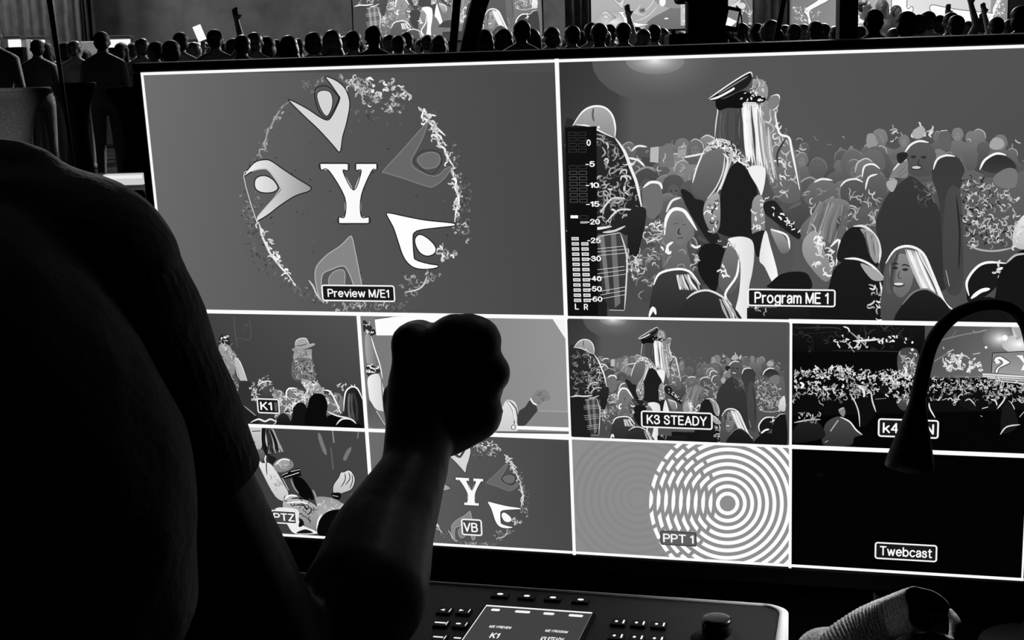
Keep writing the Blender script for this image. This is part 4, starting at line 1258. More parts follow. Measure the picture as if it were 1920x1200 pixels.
# joystick
jc = cl(1344, 1204); bm = bmesh.new()
lathe(bm, [(.021, CZ), (.021, CZ+.003), (.015, CZ+.004), (.012, CZ+.006), (.011, CZ+.008)], 32, (jc.x, jc.y, 0)); cpart('joystick_boot', bm, M_BLACK, smooth=True)
bm = bmesh.new(); lathe(bm, [(.0098, CZ+.006), (.0118, CZ+.008), (.0122, CZ+.018), (.0114, CZ+.0205), (.008, CZ+.021)], 32, (jc.x, jc.y, 0)); cpart('joystick_knob', bm, mat('knob_gloss', 10, .25, spec=.8), smooth=True)

# gooseneck lamp
LY = 1.09
gp = [(1940, 770), (1938, 690), (1926, 620), (1910, 592), (1889, 576), (1858, 571), (1822, 577), (1788, 593), (1762, 619), (1745, 648), (1734, 684), (1727, 716), (1722, 742)]
path = [at(1950, 1180, LY+.02)+Vector((0, 0, 0))]
path[0].z = DZ
pts = [path[0]+Vector((0, 0, .03)), path[0]+Vector((0, 0, .12))] + [at(x, y, LY) for x, y in gp]
lampo = empty('gooseneck_lamp', (path[0].x, path[0].y, DZ), 'black gooseneck desk lamp arching down over the monitor’s right side', 'lamp')
def lp(name, bm, m, smooth=True):
    me = bm_mesh(name, bm); me.transform(Matrix.Translation(-Vector((path[0].x, path[0].y, DZ))))
    if smooth:
        for p in me.polygons: p.use_smooth = True
    return put(name, me, m, lampo)
M_GOOSE = mat('lamp_black_rubber', 7, .55, spec=.35)
sp = catmull([tuple(p) for p in pts], False, 6); n = len(sp)
bm = bmesh.new(); tube(bm, sp, [.0048+.0018*max(0, (i/n-.45)/.55) for i in range(n)], 16); lp('flexible_arm', bm, M_GOOSE)
hd0, hd1 = at(1722, 742, LY), at(1705, 876, LY); ax = (hd1-hd0)
bm = bmesh.new(); prof = [(0, .0062), (.12, .0072), (.3, .0095), (.5, .0128), (.7, .0160), (.88, .0188), (1, .0200)]
tube(bm, [hd0+ax*t for t, r in prof], [r for t, r in prof], 24); lp('lamp_shade', bm, M_GOOSE)
bm = bmesh.new(); lathe(bm, [(.05, 0), (.05, .012), (.02, .02), (.012, .035)], 32, (path[0].x, path[0].y, DZ)); lp('base', bm, M_BLACK)

# ------------------------------------------------------------------ people of the crowd
M_SKIN = mat('skin', 125, .55, noise=8, scale=30)
M_SHIRT = [mat('dark_shirt', 13, .85, noise=5, scale=25, spec=.15), mat('charcoal_shirt', 28, .85, noise=8, scale=25, spec=.15), mat('mid_grey_shirt', 60, .85, noise=14, scale=25, spec=.15)]
M_PALE = mat('white_shirt', 215, .8, noise=12, scale=25)
M_TROUS = mat('dark_trousers', 24, .85, noise=6, scale=25, spec=.2)
M_HAIR = [mat('dark_hair', 18, .6, noise=10, scale=90, spec=.35), mat('brown_hair', 60, .45, noise=20, scale=90, spec=.6), mat('fair_hair', 150, .45, noise=40, scale=90, spec=.6)]
M_CAP = mat('pale_cap_cloth', 205, .8)

def arm_prims(bm, side, sh, el, wr, hand):
    """hand: a direction the fingers point"""
    sh, el, wr = Vector(sh), Vector(el), Vector(wr); hd = Vector(hand).normalized()
    capsule(bm, sh, .058, el, .043); capsule(bm, el, .043, wr, .028)
    pc = wr+hd*.05; capsule(bm, wr, .028, pc, .036)
    sd = hd.cross(Vector((0, 1, .2))).normalized()
    if sd.length < .1: sd = Vector((1, 0, 0))
    for i, (l, o) in enumerate(((.072, -.027), (.083, -.009), (.078, .009), (.062, .027))):
        b = pc+sd*o+hd*.02; capsule(bm, b, .0105, b+hd*l+Vector((0, .012, 0)), .009, 8)
    capsule(bm, wr+hd*.02+sd*-.03, .012, wr+hd*.06+sd*-.062, .010, 8)
def person_mesh(arms, turn=0, lean=0):
    bm = bmesh.new()
    for s in (-1, 1):
        capsule(bm, (.085*s, 0, .93), .085, (.095*s, .015, .50), .060); capsule(bm, (.095*s, .015, .50), .060, (.10*s, -.01, .09), .042)
        capsule(bm, (.10*s, -.02, .05), .045, (.115*s, .13, .035), .036)
    ball(bm, (0, 0, .98), (.165, .115, .14)); ball(bm, (0, 0, 1.15), (.155, .105, .2)); ball(bm, (0, .0, 1.30), (.185, .115, .17))
    capsule(bm, (-.15, -.01, 1.415), .062, (.15, -.01, 1.415), .062)
    capsule(bm, (0, -.015, 1.42), .062, (0, .005, 1.58), .056)
    for s in (-1, 1): capsule(bm, (.035*s, -.02, 1.50), .048, (.14*s, -.015, 1.43), .055)
    Rz = Matrix.Rotation(turn, 3, 'Z')
    def hp(x, y, z): v = Rz @ Vector((x, y, 0)); return (v.x, v.y+.005, z)
    ball(bm, hp(0, 0, 1.665), (.074, .092, .105), (0, 0, turn)); ball(bm, hp(0, .035, 1.605), (.050, .055, .055), (0, 0, turn))
    ball(bm, hp(0, .098, 1.645), (.013, .02, .022), (0, 0, turn))
    for s in (-1, 1): ball(bm, hp(.076*s, -.005, 1.65), (.014, .022, .032), (0, 0, turn))
    for s, a in ((-1, arms[0]), (1, arms[1])):
        sh = (.175*s, -.01, 1.40)
        P = {'down': ((.225*s, -.02, 1.12), (.225*s, .03, .86), (0, .1, -1)), 'bent': ((.235*s, -.03, 1.13), (.13*s, .20, 1.16), (-.4*s, .8, .2)),
             'up': ((.27*s, .03, 1.62), (.22*s, .10, 1.88), (-.1*s, .1, 1)), 'phone': ((.24*s, .16, 1.28), (.10*s, .33, 1.52), (0, .2, 1)), 'raise': ((.31*s, .06, 1.45), (.26*s, .14, 1.66), (.05*s, .1, 1)), 'hip': ((.33*s, -.06, 1.16), (.18*s, .02, 1.00), (-.8*s, .3, -.4))}[a]
        arm_prims(bm, s, sh, *P)
    me = fuse(bm, .0125, 3)
    for i in range(3): me.materials.append(None)
    for p in me.polygons:
        c = p.center; r = abs(c.x)
        if c.z > 1.475 and r < .13 and c.z < 1.80 and abs(c.x) < .12: p.material_index = 0
        elif c.z > 1.475 and r < .09: p.material_index = 0
        elif c.z < .97 and r < .2: p.material_index = 2
        else: p.material_index = 1
    # forearms and hands bare
    for p in me.polygons:
        c = p.center
        for s, a in ((-1, arms[0]), (1, arms[1])):
            if c.x*s < 0: continue
            if a == 'raise' and c.x*s > .16 and (c.z > 1.5 or c.y > .09): p.material_index = 0
            elif a == 'up' and c.z > 1.62 and c.x*s > .14: p.material_index = 0
            elif a == 'down' and c.z < 1.10 and c.x*s > .19: p.material_index = 0
            elif a in ('bent', 'phone') and c.y > .08 and c.z > 1.05: p.material_index = 0
            elif a == 'hip' and c.x*s > .17 and c.z < 1.15: p.material_index = 0
    return me
def hair_mesh(kind, turn=0):
    bm = bmesh.new(); Rz = Matrix.Rotation(turn, 4, 'Z')
    if kind == 'short':
        ball(bm, (0, -.016, 1.695), (.083, .092, .090)); ball(bm, (0, -.045, 1.635), (.072, .062, .075))
    elif kind == 'long':
        ball(bm, (0, -.016, 1.695), (.088, .096, .093)); ball(bm, (0, -.055, 1.60), (.092, .062, .12)); ball(bm, (0, -.085, 1.46), (.105, .045, .15))
        for s in (-1, 1): capsule(bm, (.075*s, .0, 1.68), .03, (.095*s, -.01, 1.45), .028)
    elif kind == 'bun':
        ball(bm, (0, -.016, 1.695), (.083, .092, .088)); ball(bm, (0, -.05, 1.64), (.070, .06, .07)); ball(bm, (0, -.05, 1.80), (.042, .042, .04))
    elif kind == 'cap':
        ball(bm, (0, -.008, 1.705), (.086, .1, .082)); ball(bm, (0, .115, 1.70), (.06, .055, .012))
    elif kind == 'bob':
        ball(bm, (0, -.02, 1.70), (.098, .1, .095)); ball(bm, (0, -.045, 1.62), (.104, .075, .10))
    for v in bm.verts: v.co = (Rz @ (v.co-Vector((0, .005, 0)))) + Vector((0, .005, 0))
    return fuse(bm, .011, 2)
BODY = {}; HAIR = {}
POSES = {'plain': (('down', 'down'), 0), 'left': (('down', 'bent'), .5), 'right': (('bent', 'down'), -.6), 'arm': (('down', 'up'), 0), 'arms': (('up', 'up'), .1), 'phone': (('phone', 'bent'), .1), 'hip': (('hip', 'down'), -.2), 'side': (('bent', 'bent'), 1.1), 'card': (('raise', 'down'), -.2)}
def body(pose, sh):
    k = (pose, sh)
    if k not in BODY:
        base = next((v for (p, s), v in BODY.items() if p == pose), None)
        me = base.copy() if base else person_mesh(*POSES[pose])
        me.materials.clear()
        for m in (M_SKIN, M_PALE if sh == 3 else M_SHIRT[sh], M_TROUS): me.materials.append(m)
        if base:
            mi = [0]*len(base.polygons); base.polygons.foreach_get('material_index', mi); me.polygons.foreach_set('material_index', mi)
        BODY[k] = me
    return BODY[k]
def hair(kind, pose, tone):
    k = (kind, pose, tone)
    if k not in HAIR:
        base = next((v for (a, p, t), v in HAIR.items() if (a, p) == (kind, pose)), None)
        me = base.copy() if base else hair_mesh(kind, POSES[pose][1])
        me.materials.clear(); me.materials.append(M_CAP if kind == 'cap' else M_HAIR[tone]); HAIR[k] = me
    return HAIR[k]
# head top in the photograph, pose, hair, shirt tone, hair tone
CROWD = '''
-10,52 hip short 0 0|70,78 left short 0 0|88,84 plain long 0 0|122,84 left bob 0 0|143,80 right short 0 1|160,97 plain long 0 0|193,64 plain short 0 0|230,84 right long 0 0
250,84 plain short 0 0|266,76 left short 0 1|290,82 side short 1 0|306,86 plain long 0 0|322,81 plain bob 0 0|339,65 left short 0 0|352,86 plain bob 0 0|366,83 right short 0 1|384,84 side short 0 0|405,60 arm short 0 0|418,83 card long 0 0|440,77 plain bob 0 0|454,70 left short 0 1|468,88 plain short 0 0|480,65 hip short 0 1|497,74 side bob 1 0|520,78 plain short 0 0|541,71 left long 0 1|560,76 plain short 1 0|590,66 plain bob 0 0|606,72 right short 0 0|623,61 left long 0 1|648,72 plain long 1 1
664,62 plain short 0 0|702,53 plain short 0 0|717,74 plain short 0 0|729,69 left short 0 1|748,70 plain short 1 0|762,64 left short 0 0|776,76 plain long 0 0|789,75 side short 1 0|802,69 plain short 0 0|824,70 plain long 0 0|842,80 plain short 0 0
908,60 left long 0 0|945,60 plain bob 0 0|978,43 left short 0 0|1000,58 right long 0 0
1033,56 left bob 0 0|1072,52 left short 1 0|1090,62 plain long 1 0
1110,47 hip short 0 0|1124,48 plain short 0 2|1133,60 plain short 0 0|1144,50 arm short 0 0|1169,47 plain short 0 0|1181,60 plain bob 0 0|1193,55 left long 0 0|1208,58 right short 0 1|1226,50 plain short 1 0|1238,56 side short 1 1|1255,66 plain short 0 0|1272,70 plain short 0 0
1378,62 plain bob 0 0|1390,47 plain short 0 0|1402,54 plain short 0 0|1417,48 left short 0 0|1426,60 plain bob 0 0|1441,42 side short 3 2|1455,58 plain long 1 0|1470,52 plain bob 0 0|1488,49 plain short 0 0|1504,49 left short 1 1|1516,56 plain bob 0 0|1528,44 plain short 0 0|1543,48 plain long 0 0|1566,53 left short 1 0
1611,52 hip short 0 0|1637,23 plain short 1 0|1675,57 plain bob 0 0|1698,28 plain bob 1 0|1720,32 plain short 1 0|1736,26 left short 1 0|1759,33 plain short 1 0|1775,43 left short 1 1|1781,28 arm short 1 0|1791,33 plain short 1 0|1812,44 arms long 1 1|1838,36 plain bun 1 0|1856,50 right long 1 1|1866,36 plain short 1 0|1877,53 plain cap 1 0|1890,40 left short 1 0|1912,18 plain bob 0 0
'''
people = []
rnd = random.Random(11)
for tok in CROWD.replace('\n', '|').split('|'):
    if not tok.strip(): continue
    a, pose, hk, sh, ht = tok.split(); x, y = (float(q) for q in a.split(','))
    hgt = rnd.uniform(1.70, 1.80) if x < 262 else rnd.uniform(1.58, 1.70)
    D = (hgt-CAM.z)*F/(horizon(x)-y)
    D = min(D, 23.2)
    if x < 300: D = max(D, 15.4)
    people.append([x, y, D, CAM.z+(horizon(x)-y)*D/F, pose, hk, int(sh), int(ht)])
for k in range(58):                                        # dimmer heads further back
    x = rnd.uniform(245, 1900)
    if 855 < x < 900 or 1285 < x < 1365 or 1570 < x < 1606: continue
    y = horizon(x)-rnd.uniform(60, 75); D = rnd.uniform(21, 24.4)
    people.append([x, y, D, CAM.z+(horizon(x)-y)*D/F, rnd.choice(['plain', 'left', 'right']), rnd.choice(['short', 'long', 'bob']), 0, rnd.choice([0, 0, 1]), 'far'])
people.sort(key=lambda p: (len(p), p[0]))
placed = []; kept = []
for p in people:                                           # keep shoulders from passing through one another
    for _ in range(60):
        X = at(p[0], 100, p[2]).x
        hit = [q for q in placed if abs(q[0]-X) < .52 and abs(q[1]-p[2]) < .46]
        if not hit: break
        nd = p[2]+ (.12 if _ % 2 == 0 else -.12)*(1+_)
        if (15.4 if p[0] < 300 else 13) < nd < (23.9 if p[0] > 1540 else 24.6): p[2] = nd; p[3] = CAM.z+(horizon(p[0])-p[1])*nd/F
    if hit and len(p) > 8: continue
    placed.append((at(p[0], 100, p[2]).x, p[2])); kept.append(p)
ZONES = [(175, 'before the pale pleated curtain'), (262, 'left of the monitor corner'), (460, 'before the dark wall, left half'), (658, 'before the dark wall, right half'), (860, 'projection screen, left of poles'), (1020, 'projection screen, right of poles'),
         (1106, 'before the middle grey curtain'), (1284, 'before the small letter screen'), (1462, 'right of the camera pedestal'), (1600, 'before the grey side screen'), (1760, 'just right of upright post'), (3000, 'far right crowd end')]
ORD = ['first', 'second', 'third', 'fourth', 'fifth', 'sixth', 'seventh', 'eighth', 'ninth', 'tenth', 'eleventh', 'twelfth', 'thirteenth', 'fourteenth', 'fifteenth', 'sixteenth', 'seventeenth', 'eighteenth', 'nineteenth', 'twentieth']
LOOK = {'short': 'short haired', 'long': 'long haired', 'bun': 'bun haired', 'cap': 'pale capped', 'bob': 'full haired'}
PLOOK = {'plain': '', 'left': '', 'right': '', 'arm': ' with one arm raised', 'arms': ' with both arms raised', 'phone': '', 'hip': '', 'side': ' turned sideways', 'card': ' holding up a card'}
cnt = {}
def person(x, y, D, hgt, pose, hk, sh, ht, label, group, face=0, z0=0):
    me = body(pose, sh); s = (hgt-z0)/1.775
    P = at(x, 100, D)
    o = bpy.data.objects.new('person', me); COL.objects.link(o)
    o.location = (P.x, D, z0); o.scale = (s*1.12, s*1.08, s); o.rotation_euler = (0, 0, face-atan2(P.x, D)*.3)
    h = bpy.data.objects.new('cap' if hk == 'cap' else 'hair', hair(hk, pose, ht)); COL.objects.link(h); h.parent = o
    return tag(o, label, 'person', group)
kept.sort(key=lambda p: p[0])
for p in kept:
    zi = next(i for i, z in enumerate(ZONES) if p[0] < z[0]); cnt[zi] = cnt.get(zi, 0)+1
    lab = f"{LOOK[p[5]]} person{PLOOK[p[4]]}, {ORD[cnt[zi]-1]} from left, {ZONES[zi][1]}"
    person(*p[:8], lab, 'crowd standing in the hall')
# stage platform and the three brightly lit performers
bm = bmesh.new(); x0, x1 = at(1590, 50, 24.9).x, at(1960, 50, 24.9).x
box(bm, ((x0+x1)/2, 25.1, .25), (x1-x0, 1.5, .5), bev=.01); tag(obj('stage_platform', bm, mat('stage_black', 20, .6)), 'low dark stage platform under the brightly lit performers', 'stage')
for x, y, pose, hk, sh, ht, lab in ((1621, 5, 'side', 'short', 3, 0, 'brightly lit performer nearest the black upright post, in pale clothes'), (1652, 4, 'hip', 'long', 3, 2, 'brightly lit long haired performer in the middle of the three'), (1680, 15, 'left', 'long', 3, 1, 'brightly lit performer in white below the letter foot')):
    D = {'side': 24.5, 'hip': 25.1, 'left': 25.62}[pose]; person(x, y, D, CAM.z+(horizon(x)-y)*D/F, pose, hk, sh, ht, lab, 'performers on the stage', pi, .5)
lamp('performer_light', 'SPOT', (5.2, 17, 6.0), (6.9, 25.1, 1.8), 500, .2, 22, .6)
# card held up above the crowd, its brightness put in as glow
c = at(374, 62, next(p[2] for p in kept if p[4] == 'card')+.16); bm = bmesh.new(); box(bm, (0, 0, 0), (.115, .008, .21), bev=.003)
o = obj('raised_card', bm, glow('card_glow', 250)); o.location = c; o.rotation_euler = (0, radians(-20), 0); tag(o, 'bright white slanted card held above the crowd by the dark wall', 'card')

# ------------------------------------------------------------------ things between the desk and the crowd
def pole(name, pts, y, r, label, cat, m=M_BLACK, foot=True):
    P = [at(px, py, y) for px, py in pts]
    d = (P[-1]-P[-2]).normalized(); b = P[-1] + d*((.02-P[-1].z)/d.z)
    root = empty(name, (b.x, b.y, 0), label, cat)
    bm = bmesh.new(); sp = catmull([tuple(q) for q in P], False, 5)+[tuple(b)]
    n = len(sp); rr = r if isinstance(r, (int, float)) else None
    rs = [r]*n if rr else [r[0]+(r[1]-r[0])*min(1, i/(n-2)) for i in range(n)]
    tube(bm, [Vector(q)-Vector((b.x, b.y, 0)) for q in sp], rs, 14); obj('shaft', bm, m, root, True)
    bm = bmesh.new(); lathe(bm, [(.06, 0), (.06, .012), (.02, .03)], 32); obj('base', bm, M_MATT, root, True)
    return root
GLOSS = mat('black_gloss_rod', 10, .2, spec=1)
pole('leaning_pole', [(80, -70), (93, 0), (115, 150), (137, 300)], 2.6, (.0075, .0022), 'thin tapered black pole leaning before the pale curtain, far left', 'pole', GLOSS)
pole('stand_pole', [(862, -90), (857, 0), (848, 104)], 1.95, .0058, 'thin black pole rising behind the monitor, left of the thick one', 'pole', GLOSS)
pole('stand_pole', [(938, -90), (901, 0), (888, 50), (876, 104)], 1.95, .0122, 'thick slanted black pole rising behind the monitor’s top edge', 'pole', GLOSS)
pole('leaning_rod', [(1487, -80), (1470, 0), (1452, 88)], 1.95, .0036, 'thin slanted black rod between the grey curtain and side screen', 'pole', GLOSS)
# upright post
b0 = at(1588, 30, 2.05); bm = bmesh.new(); box(bm, (0, 0, .9), (.0272, .0272, 1.8), bev=.002)
o = obj('upright_post', bm, mat('post_black', 30, .5)); o.location = (b0.x, 2.05, 0); tag(o, 'square black upright post behind the monitor’s right part', 'post')
# broadcast camera on a pedestal, seen from behind
pb = at(1325, 60, 6.0); PX = 6.0/F
ped = empty('pedestal_camera', (pb.x, 6.0, 0), 'black broadcast camera on a pedestal standing before the crowd', 'camera')
bm = bmesh.new(); lathe(bm, [(.34, .06), (.36, .12), (.30, .30), (.13, .42)], 32); obj('pedestal_base', bm, M_MATT, ped, True)
for k in range(3):
    bm = bmesh.new(); a = k*2.094+.5; box(bm, (.3*cos(a), .3*sin(a), .05), (.12, .12, .1), bev=.02); obj('wheel_cover', bm, M_MATT, ped)
zc = at(1325, 50, 6).z
bm = bmesh.new(); lathe(bm, [(.092, .40), (.092, zc+.12)], 32); obj('column', bm, M_MATT, ped, True)
bm = bmesh.new(); box(bm, (-.055, 0, zc-.065), (.235, .2, .075), bev=.012); box(bm, (0, 0, zc-.12), (.33, .24, .06), bev=.015); obj('pan_head', bm, M_MATT, ped)
bm = bmesh.new(); box(bm, (-.005, .06, zc+.22), (.20, .5, .22), bev=.02); obj('camera_body', bm, M_MATT, ped)
bm = bmesh.new(); tube(bm, [(0, .3, zc+.22), (0, .62, zc+.22)], [.075, .085], 24); obj('lens', bm, M_MATT, ped, True)
bm = bmesh.new(); tube(bm, [(.06, -.12, zc-.03), (.14, -.3, zc-.13)], .012, 10); obj('pan_handle', bm, M_MATT, ped, True)
vf = at(1371, 36, 5.9)-Vector((pb.x, 6.0, 0))
bm = bmesh.new(); R = Matrix.Translation(vf) @ Matrix.Rotation(radians(12), 4, 'Y')
box(bm, (0, 0, 0), (.062, .05, .10), R, .008); vfo = obj('viewfinder', bm, M_MATT, ped)
bm = bmesh.new(); pts = [R @ Vector(q) for q in ((-.022, -.027, -.030), (.022, -.027, -.030), (.022, -.027, .034), (-.022, -.027, .034))]
f = bm.faces.new([bm.verts.new(q) for q in pts]); obj('viewfinder_screen', bm, glow('viewfinder_grey', 130), vfo)
bm = bmesh.new(); pts = [R @ Vector(q) for q in ((-.022, -.0275, -.030), (.003, -.0275, -.030), (.022, -.0275, -.006), (-.02, -.0275, .004))]
bm.faces.new([bm.verts.new(q) for q in pts]); obj('viewfinder_picture', bm, glow('viewfinder_white', 252), vfo)
bm = bmesh.new(); tube(bm, [(.08, 0, zc+.05), tuple(vf+Vector((0, .02, 0)))], .012, 10); obj('viewfinder_arm', bm, M_MATT, ped, True)
bm = bmesh.new(); cp = [vf+Vector((.02, 0, .055)), vf+Vector((.038, 0, .03)), vf+Vector((.046, 0, -.03)), vf+Vector((.048, 0, -.12)), vf+Vector((.02, 0, -.25))]
tube(bm, catmull([tuple(q) for q in cp], False, 5), .003, 8); obj('cable', bm, M_MATT, ped, True)
# equipment case with the pale strip lying on it
cx0, cx1 = at(-60, 350, 2.2).x, at(330, 350, 2.2).x
case = empty('equipment_case', ((cx0+cx1)/2, 2.2, 0), 'black equipment case behind the monitor’s left edge', 'case')
bm = bmesh.new(); box(bm, (0, 0, .47), (cx1-cx0, .42, .92), bev=.012); obj('case_body', bm, M_MATT, case)
bm = bmesh.new(); box(bm, (0, 0, .943), (cx1-cx0+.012, .432, .022), bev=.006); obj('lid', bm, M_MATT, case)
bm = bmesh.new()
for sx in (-1, 1):
    for sy in (-1, 1): box(bm, (sx*(cx1-cx0-.1)/2, sy*.15, .01), (.05, .04, .02))
obj('foot', bm, M_MATT, case)
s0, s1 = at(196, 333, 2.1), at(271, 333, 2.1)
bm = bmesh.new(); box(bm, (0, 0, 0), (s1.x-s0.x, .02, .0168), bev=.002); ls = obj('pale_strip', bm, glow('pale_strip_glow', 205)); ls.location = ((s0.x+s1.x)/2, 2.1, .954+.0086); tag(ls, 'short pale bright strip beside the monitor’s left edge', 'strip')  # the strip is no lamp; its lit look is put in as glow
bm = bmesh.new(); box(bm, (0, 0, 0), (s1.x-s0.x-.002, .001, .005)); q = obj('strip_bright_band', bm, glow('pale_strip_band_glow', 238), ls); q.location = (0, -.0102, .004)  # brighter band on the strip's face, also put in as glow

# ------------------------------------------------------------------ ribbed knit glove cuff on the desk
GY = 1.03
def gp_(x, y, dy=0): return at(1400+x/3.692, 1050+y/3.692, GY+dy)
KN = mat('ribbed_knit', 120, .9, noise=25, scale=500, bump=.4, sheen=.3, spec=.15)
def gpx(r): return r/3.692*GY/F
glove = empty('knit_glove', tuple(gp_(900, 700)), 'crumpled pale ribbed knit glove lying under the gooseneck lamp', 'glove')
GO = Vector(glove.location)
glove.location.z = DZ; GO.z = DZ
def knit(name, ctr, rad, side, rib, hollow=True, n=48, mouth=0):
    """a ribbed sleeve of cloth through ctr with half widths rad, and (if hollow) an open turned-in mouth"""
    bm = bmesh.new(); sp = catmull([tuple(c)+(r,) for c, r in zip(ctr, rad)], False, 30); rings = []; N = len(sp)
    up = None
    def ring(p, t, r, squash):
        nonlocal up
        if up is None: up = Vector((0, .3, 1))
        up = (up-t*up.dot(t)).normalized(); w = t.cross(up)
        fr = mouth*min(1, len(rings)/(N*.9))**2
        q = lambda k: r*(1+fr*(.16*cos(3*2*pi*k/n-.5)+.05*sin(5*2*pi*k/n)))
        return [bm.verts.new(p+up*(q(k)*cos(2*pi*k/n)*squash)+w*(q(k)*sin(2*pi*k/n)*1.08)-GO) for k in range(n)]
    for i, q in enumerate(sp):
        p = Vector(q[:3]); a = Vector(sp[max(i-1, 0)][:3]); b = Vector(sp[min(i+1, N-1)][:3]); t = (b-a).normalized()
        rings.append(ring(p, t, q[3]*(1+rib*sin(i*2*pi/3.6)), side))
    last = Vector(sp[-1][:3]); t = (last-Vector(sp[-2][:3])).normalized(); r = sp[-1][3]
    if hollow:
        for k, (d, f) in enumerate(((.0012, .97), (.0008, .90), (-.003, .86), (-.008, .84), (-.012, .82), (-.016, .80), (-.022, .74), (-.03, .5), (-.034, .05))):
            rings.append(ring(last+t*d, t, r*f*(1+(rib if k % 2 else -rib)*.6), side))
    for a, b in zip(rings, rings[1:]):
        for k in range(n): bm.faces.new((a[k], a[(k+1) % n], b[(k+1) % n], b[k]))
    bm.faces.new(rings[0][::-1]); bm.faces.new(rings[-1])
    return obj(name, bm, KN, glove, True)
knit('cuff', [gp_(520, 720, .02), gp_(660, 600, .02), gp_(860, 480, .016), gp_(1060, 395, .002), gp_(1235, 330, -.035)], [gpx(q) for q in (140, 165, 170, 158, 146)], 1.0, .024, mouth=1)
knit('folded_lining', [gp_(1130, 520, -.034), gp_(1190, 440, -.036), gp_(1290, 410, -.036), gp_(1390, 410, -.034)], [gpx(q) for q in (20, 52, 60, 24)], .8, .05, False)
knit('palm', [gp_(330, 720, .035), gp_(480, 600, .035), gp_(620, 560, .035)], [gpx(q) for q in (90, 140, 120)], .9, .01, False)
knit('thumb', [gp_(1000, 640, -.03), gp_(1120, 560, -.03), gp_(1280, 545, -.03), gp_(1420, 560, -.028)], [gpx(q) for q in (60, 62, 64, 34)], .85, .012, False)
knit('finger', [gp_(1330, 700, .01), gp_(1430, 560, .01), gp_(1445, 440, .012), gp_(1400, 345, .015)], [gpx(q) for q in (60, 52, 48, 22)], .9, .012, False)

# light of the gooseneck lamp
tip = hd1; l = lamp('gooseneck_light', 'SPOT', tuple(tip+Vector((0, 0, -.004))), tuple(tip+ax.normalized()*.3+Vector((-.05, -.03, 0))), 1.8, .012, 120, .6)

# ------------------------------------------------------------------ the operator, seen from behind
def pr(px, py, y): return at(px, py, y)
def sz(px, y): return px*y/F
OB = bmesh.new(); SHT = bmesh.new()
YS, YE, YW, YF = .80, .88, 1.04, 1.10
shd, elb, wri = pr(130, 513, YS), pr(542, 1320, YE), pr(778, 880, YW)
neck = pr(-275, 215, YS-.02)
lsh = pr(-560, 470, YS-.02)
hips = Vector((neck.x+.02, YS-.14, .46))
# trunk, neck and head
capsule(OB, hips, .15, hips+Vector((0, .02, .22)), .145); 
chest = (shd+lsh)/2+Vector((0, -.06, -.14)); ball(OB, chest, (.17, .11, .19)); capsule(OB, lsh, .062, shd, .062)
capsule(OB, neck+Vector((0, 0, -.08)), .065, neck+Vector((0, .02, .06)), .055)
hd = neck+Vector((0, .035, .145)); ball(OB, hd, (.077, .097, .112)); ball(OB, hd+Vector((0, .04, -.06)), (.052, .055, .055)); ball(OB, hd+Vector((0, .105, -.02)), (.014, .02, .024))
for s in (-1, 1): ball(OB, hd+Vector((.078*s, -.005, -.015)), (.014, .022, .033))
# seated legs
for s in (-1, 1):
    hp = hips+Vector((.09*s, .02, -.02)); kn = hp+Vector((.03*s, .42, .0)); an = Vector((kn.x, kn.y-.02, .09))
    capsule(OB, hp, .085, kn, .06); capsule(OB, kn, .06, an, .042); capsule(OB, an+Vector((0, -.02, -.045)), .042, an+Vector((0, .15, -.055)), .034)
# left arm resting on the desk, right arm raised in a fist
lel = lsh+Vector((-.08, .05, -.28)); lwr = Vector((lel.x+.10, lel.y+.24, DZ+.06)); capsule(OB, lsh, .056, lel, .043); capsule(OB, lel, .045, lwr, .03)
capsule(OB, lwr, .03, lwr+Vector((.01, .06, -.005)), .034)
for i, (l, o) in enumerate(((.075, -.03), (.085, -.01), (.08, .01), (.062, .028))):
    b_ = lwr+Vector((o, .08, -.008)); capsule(OB, b_, .0095, b_+Vector((o*.3, l*.6, .004)), .0085, 8); capsule(OB, b_+Vector((o*.3, l*.6, .004)), .0085, b_+Vector((o*.35, l, -.018)), .0078, 8)
capsule(OB, lwr+Vector((.03, .03, 0)), .012, lwr+Vector((.06, .075, -.012)), .0095, 8)
capsule(OB, shd, .049, shd*.45+elb*.55, .0465); capsule(OB, shd*.45+elb*.55, .0465, elb, .045)
ball(OB, elb+Vector((0, -.01, -.01)), (.04, .04, .04))
fm = elb*.6+wri*.4; capsule(OB, elb, .044, pr(688, 1112, .935), sz(124, .935)); capsule(OB, pr(688, 1112, .935), sz(124, .935), pr(716, 1010, .985), sz(104, .985)); capsule(OB, pr(716, 1010, .985), sz(104, .985), wri, sz(66, YW))
HAND = [((778, 880, YW), 66, (786, 800, 1.07), 66), ((786, 800, 1.07), 66, (797, 725, YF), 74), ((797, 725, YF), 72, (780, 655, YF), 48), ((830, 800, 1.08), 62, (888, 774, 1.085), 58),
        ((840, 745, YF), 88, (850, 690, YF), 86), ((850, 690, YF), 80, (880, 645, YF), 60)]
for (a, b, c), r0, (d, e, f), r1 in HAND: capsule(OB, pr(a, b, c), sz(r0, c), pr(d, e, f), sz(r1, f), 20)
FING = [((773, 646, 1.10), 44, (786, 632, 1.150), 36, (808, 700, 1.170), 33, (818, 742, 1.140), 30), ((852, 636, 1.10), 50, (856, 628, 1.158), 40, (850, 700, 1.178), 35, (846, 748, 1.145), 31),
        ((893, 640, 1.095), 50, (894, 636, 1.150), 40, (888, 705, 1.170), 34, (880, 752, 1.14), 30), ((917, 699, 1.085), 43, (918, 702, 1.135), 34, (910, 752, 1.150), 30, (898, 780, 1.125), 26)]
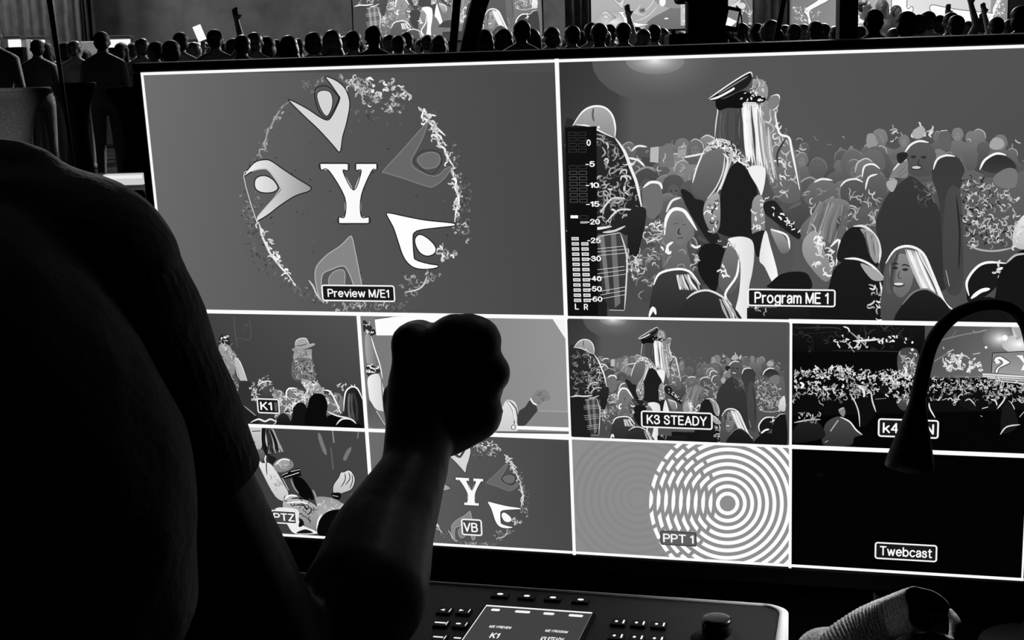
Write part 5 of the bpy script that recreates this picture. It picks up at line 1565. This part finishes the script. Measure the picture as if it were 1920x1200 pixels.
for p0, r0, p1, r1, p2, r2, p3, r3 in FING:
    for a, ra, b, rb in ((p0, r0, p1, r1), (p1, r1, p2, r2), (p2, r2, p3, r3)): capsule(OB, pr(*a), sz(ra, a[2]), pr(*b), sz(rb, b[2]), 16)
for a, ra, b, rb in (((770, 830, 1.08), 44, (752, 745, 1.135), 38), ((752, 745, 1.135), 36, (795, 700, 1.195), 31), ((795, 700, 1.195), 31, (845, 690, 1.205), 27)): capsule(OB, pr(*a), sz(ra, a[2]), pr(*b), sz(rb, b[2]), 16)
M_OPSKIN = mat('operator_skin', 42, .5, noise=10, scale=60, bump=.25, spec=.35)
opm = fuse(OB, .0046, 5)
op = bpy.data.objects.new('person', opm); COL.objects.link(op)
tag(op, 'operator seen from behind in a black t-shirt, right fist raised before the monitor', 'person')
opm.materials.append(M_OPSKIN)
# t-shirt
capsule(SHT, hips+Vector((0, 0, -.02)), .165, hips+Vector((0, .02, .2)), .158); ball(SHT, chest, (.186, .125, .20)); 
ball(SHT, chest+Vector((0, -.01, -.15)), (.175, .125, .2))
capsule(SHT, lsh, .067, shd, .066)
slv = shd*.44+elb*.56; low = shd*.72+elb*.28
capsule(SHT, shd, .0645, shd*.5+low*.5, .056); ball(SHT, shd, .0655); 
capsule(SHT, neck+Vector((.0, 0, -.075)), .082, neck+Vector((0, .0, -.045)), .066)
for px, py, r in ((-40, 348, 84), (20, 358, 84), (100, 420, 110), (150, 480, 120)): ball(SHT, pr(px, py, YS), sz(r, YS))
capsule(SHT, pr(-60, 325, YS), sz(80, YS), pr(60, 335, YS), sz(72, YS))
lsl = lsh*.55+lel*.45; capsule(SHT, lsh, .066, lsl, .062)
shm = fuse(SHT, .0055, 6)
# loosen the cloth a little so that it hangs in folds
for v in shm.vertices:
    c = v.co; v.co = c + v.normal*(-.001+.0018*sin(c.z*58+c.x*31+sin(c.y*40))+.0010*sin(c.x*90+c.z*37))
M_TEE = mat('black_tshirt', 17, .9, noise=5, scale=120, bump=.5, sheen=.5, spec=.15)
put('t_shirt', shm, M_TEE, op)
bm = bmesh.new(); ax_ = (elb-shd).normalized(); sl_ = (low-shd).length+.062
tt = [k/12 for k in range(13)]
tube(bm, [shd+ax_*(sl_*t) for t in tt]+[shd+ax_*(sl_-.002), shd+ax_*(sl_-.02)], [.0635-.0105*t*t+.0012*sin(t*9)*t for t in tt]+[.0515, .048], 48, cap=False)
for v in bm.verts: v.co += Vector((.0009*sin(v.co.z*130+v.co.y*70), .0009*sin(v.co.x*150+v.co.z*40), 0))
put('sleeve', bm_mesh('sleeve', bm), M_TEE, op)
for p_ in op.children[-1].data.polygons: p_.use_smooth = True
hm = bmesh.new(); ball(hm, hd+Vector((0, -.02, .028)), (.086, .095, .096)); ball(hm, hd+Vector((0, -.05, -.03)), (.075, .06, .075)); put('hair', fuse(hm, .008, 2), M_HAIR[0], op)
tm = bmesh.new()
for s in (-1, 1):
    hp = hips+Vector((.09*s, .02, -.02)); kn = hp+Vector((.03*s, .42, .0)); an = Vector((kn.x, kn.y-.02, .14)); capsule(tm, hp, .096, kn, .072); capsule(tm, kn, .072, an, .058)
ball(tm, hips+Vector((0, 0, -.04)), (.175, .15, .10)); put('trousers', fuse(tm, .008, 3), M_TROUS, op)
# stool
st = empty('stool', (hips.x, hips.y, 0), 'round black stool under the seated operator', 'stool')
bm = bmesh.new(); zt = hips.z-.155; lathe(bm, [(.17, zt-.05), (.185, zt-.03), (.185, zt-.01), (.17, zt)], 32); obj('seat', bm, M_MATT, st, True)
bm = bmesh.new(); lathe(bm, [(.03, .03), (.03, zt-.05)], 20); obj('column', bm, M_BLACK, st, True)
bm = bmesh.new(); lathe(bm, [(.22, 0), (.22, .02), (.04, .04)], 32); obj('base', bm, M_BLACK, st, True)
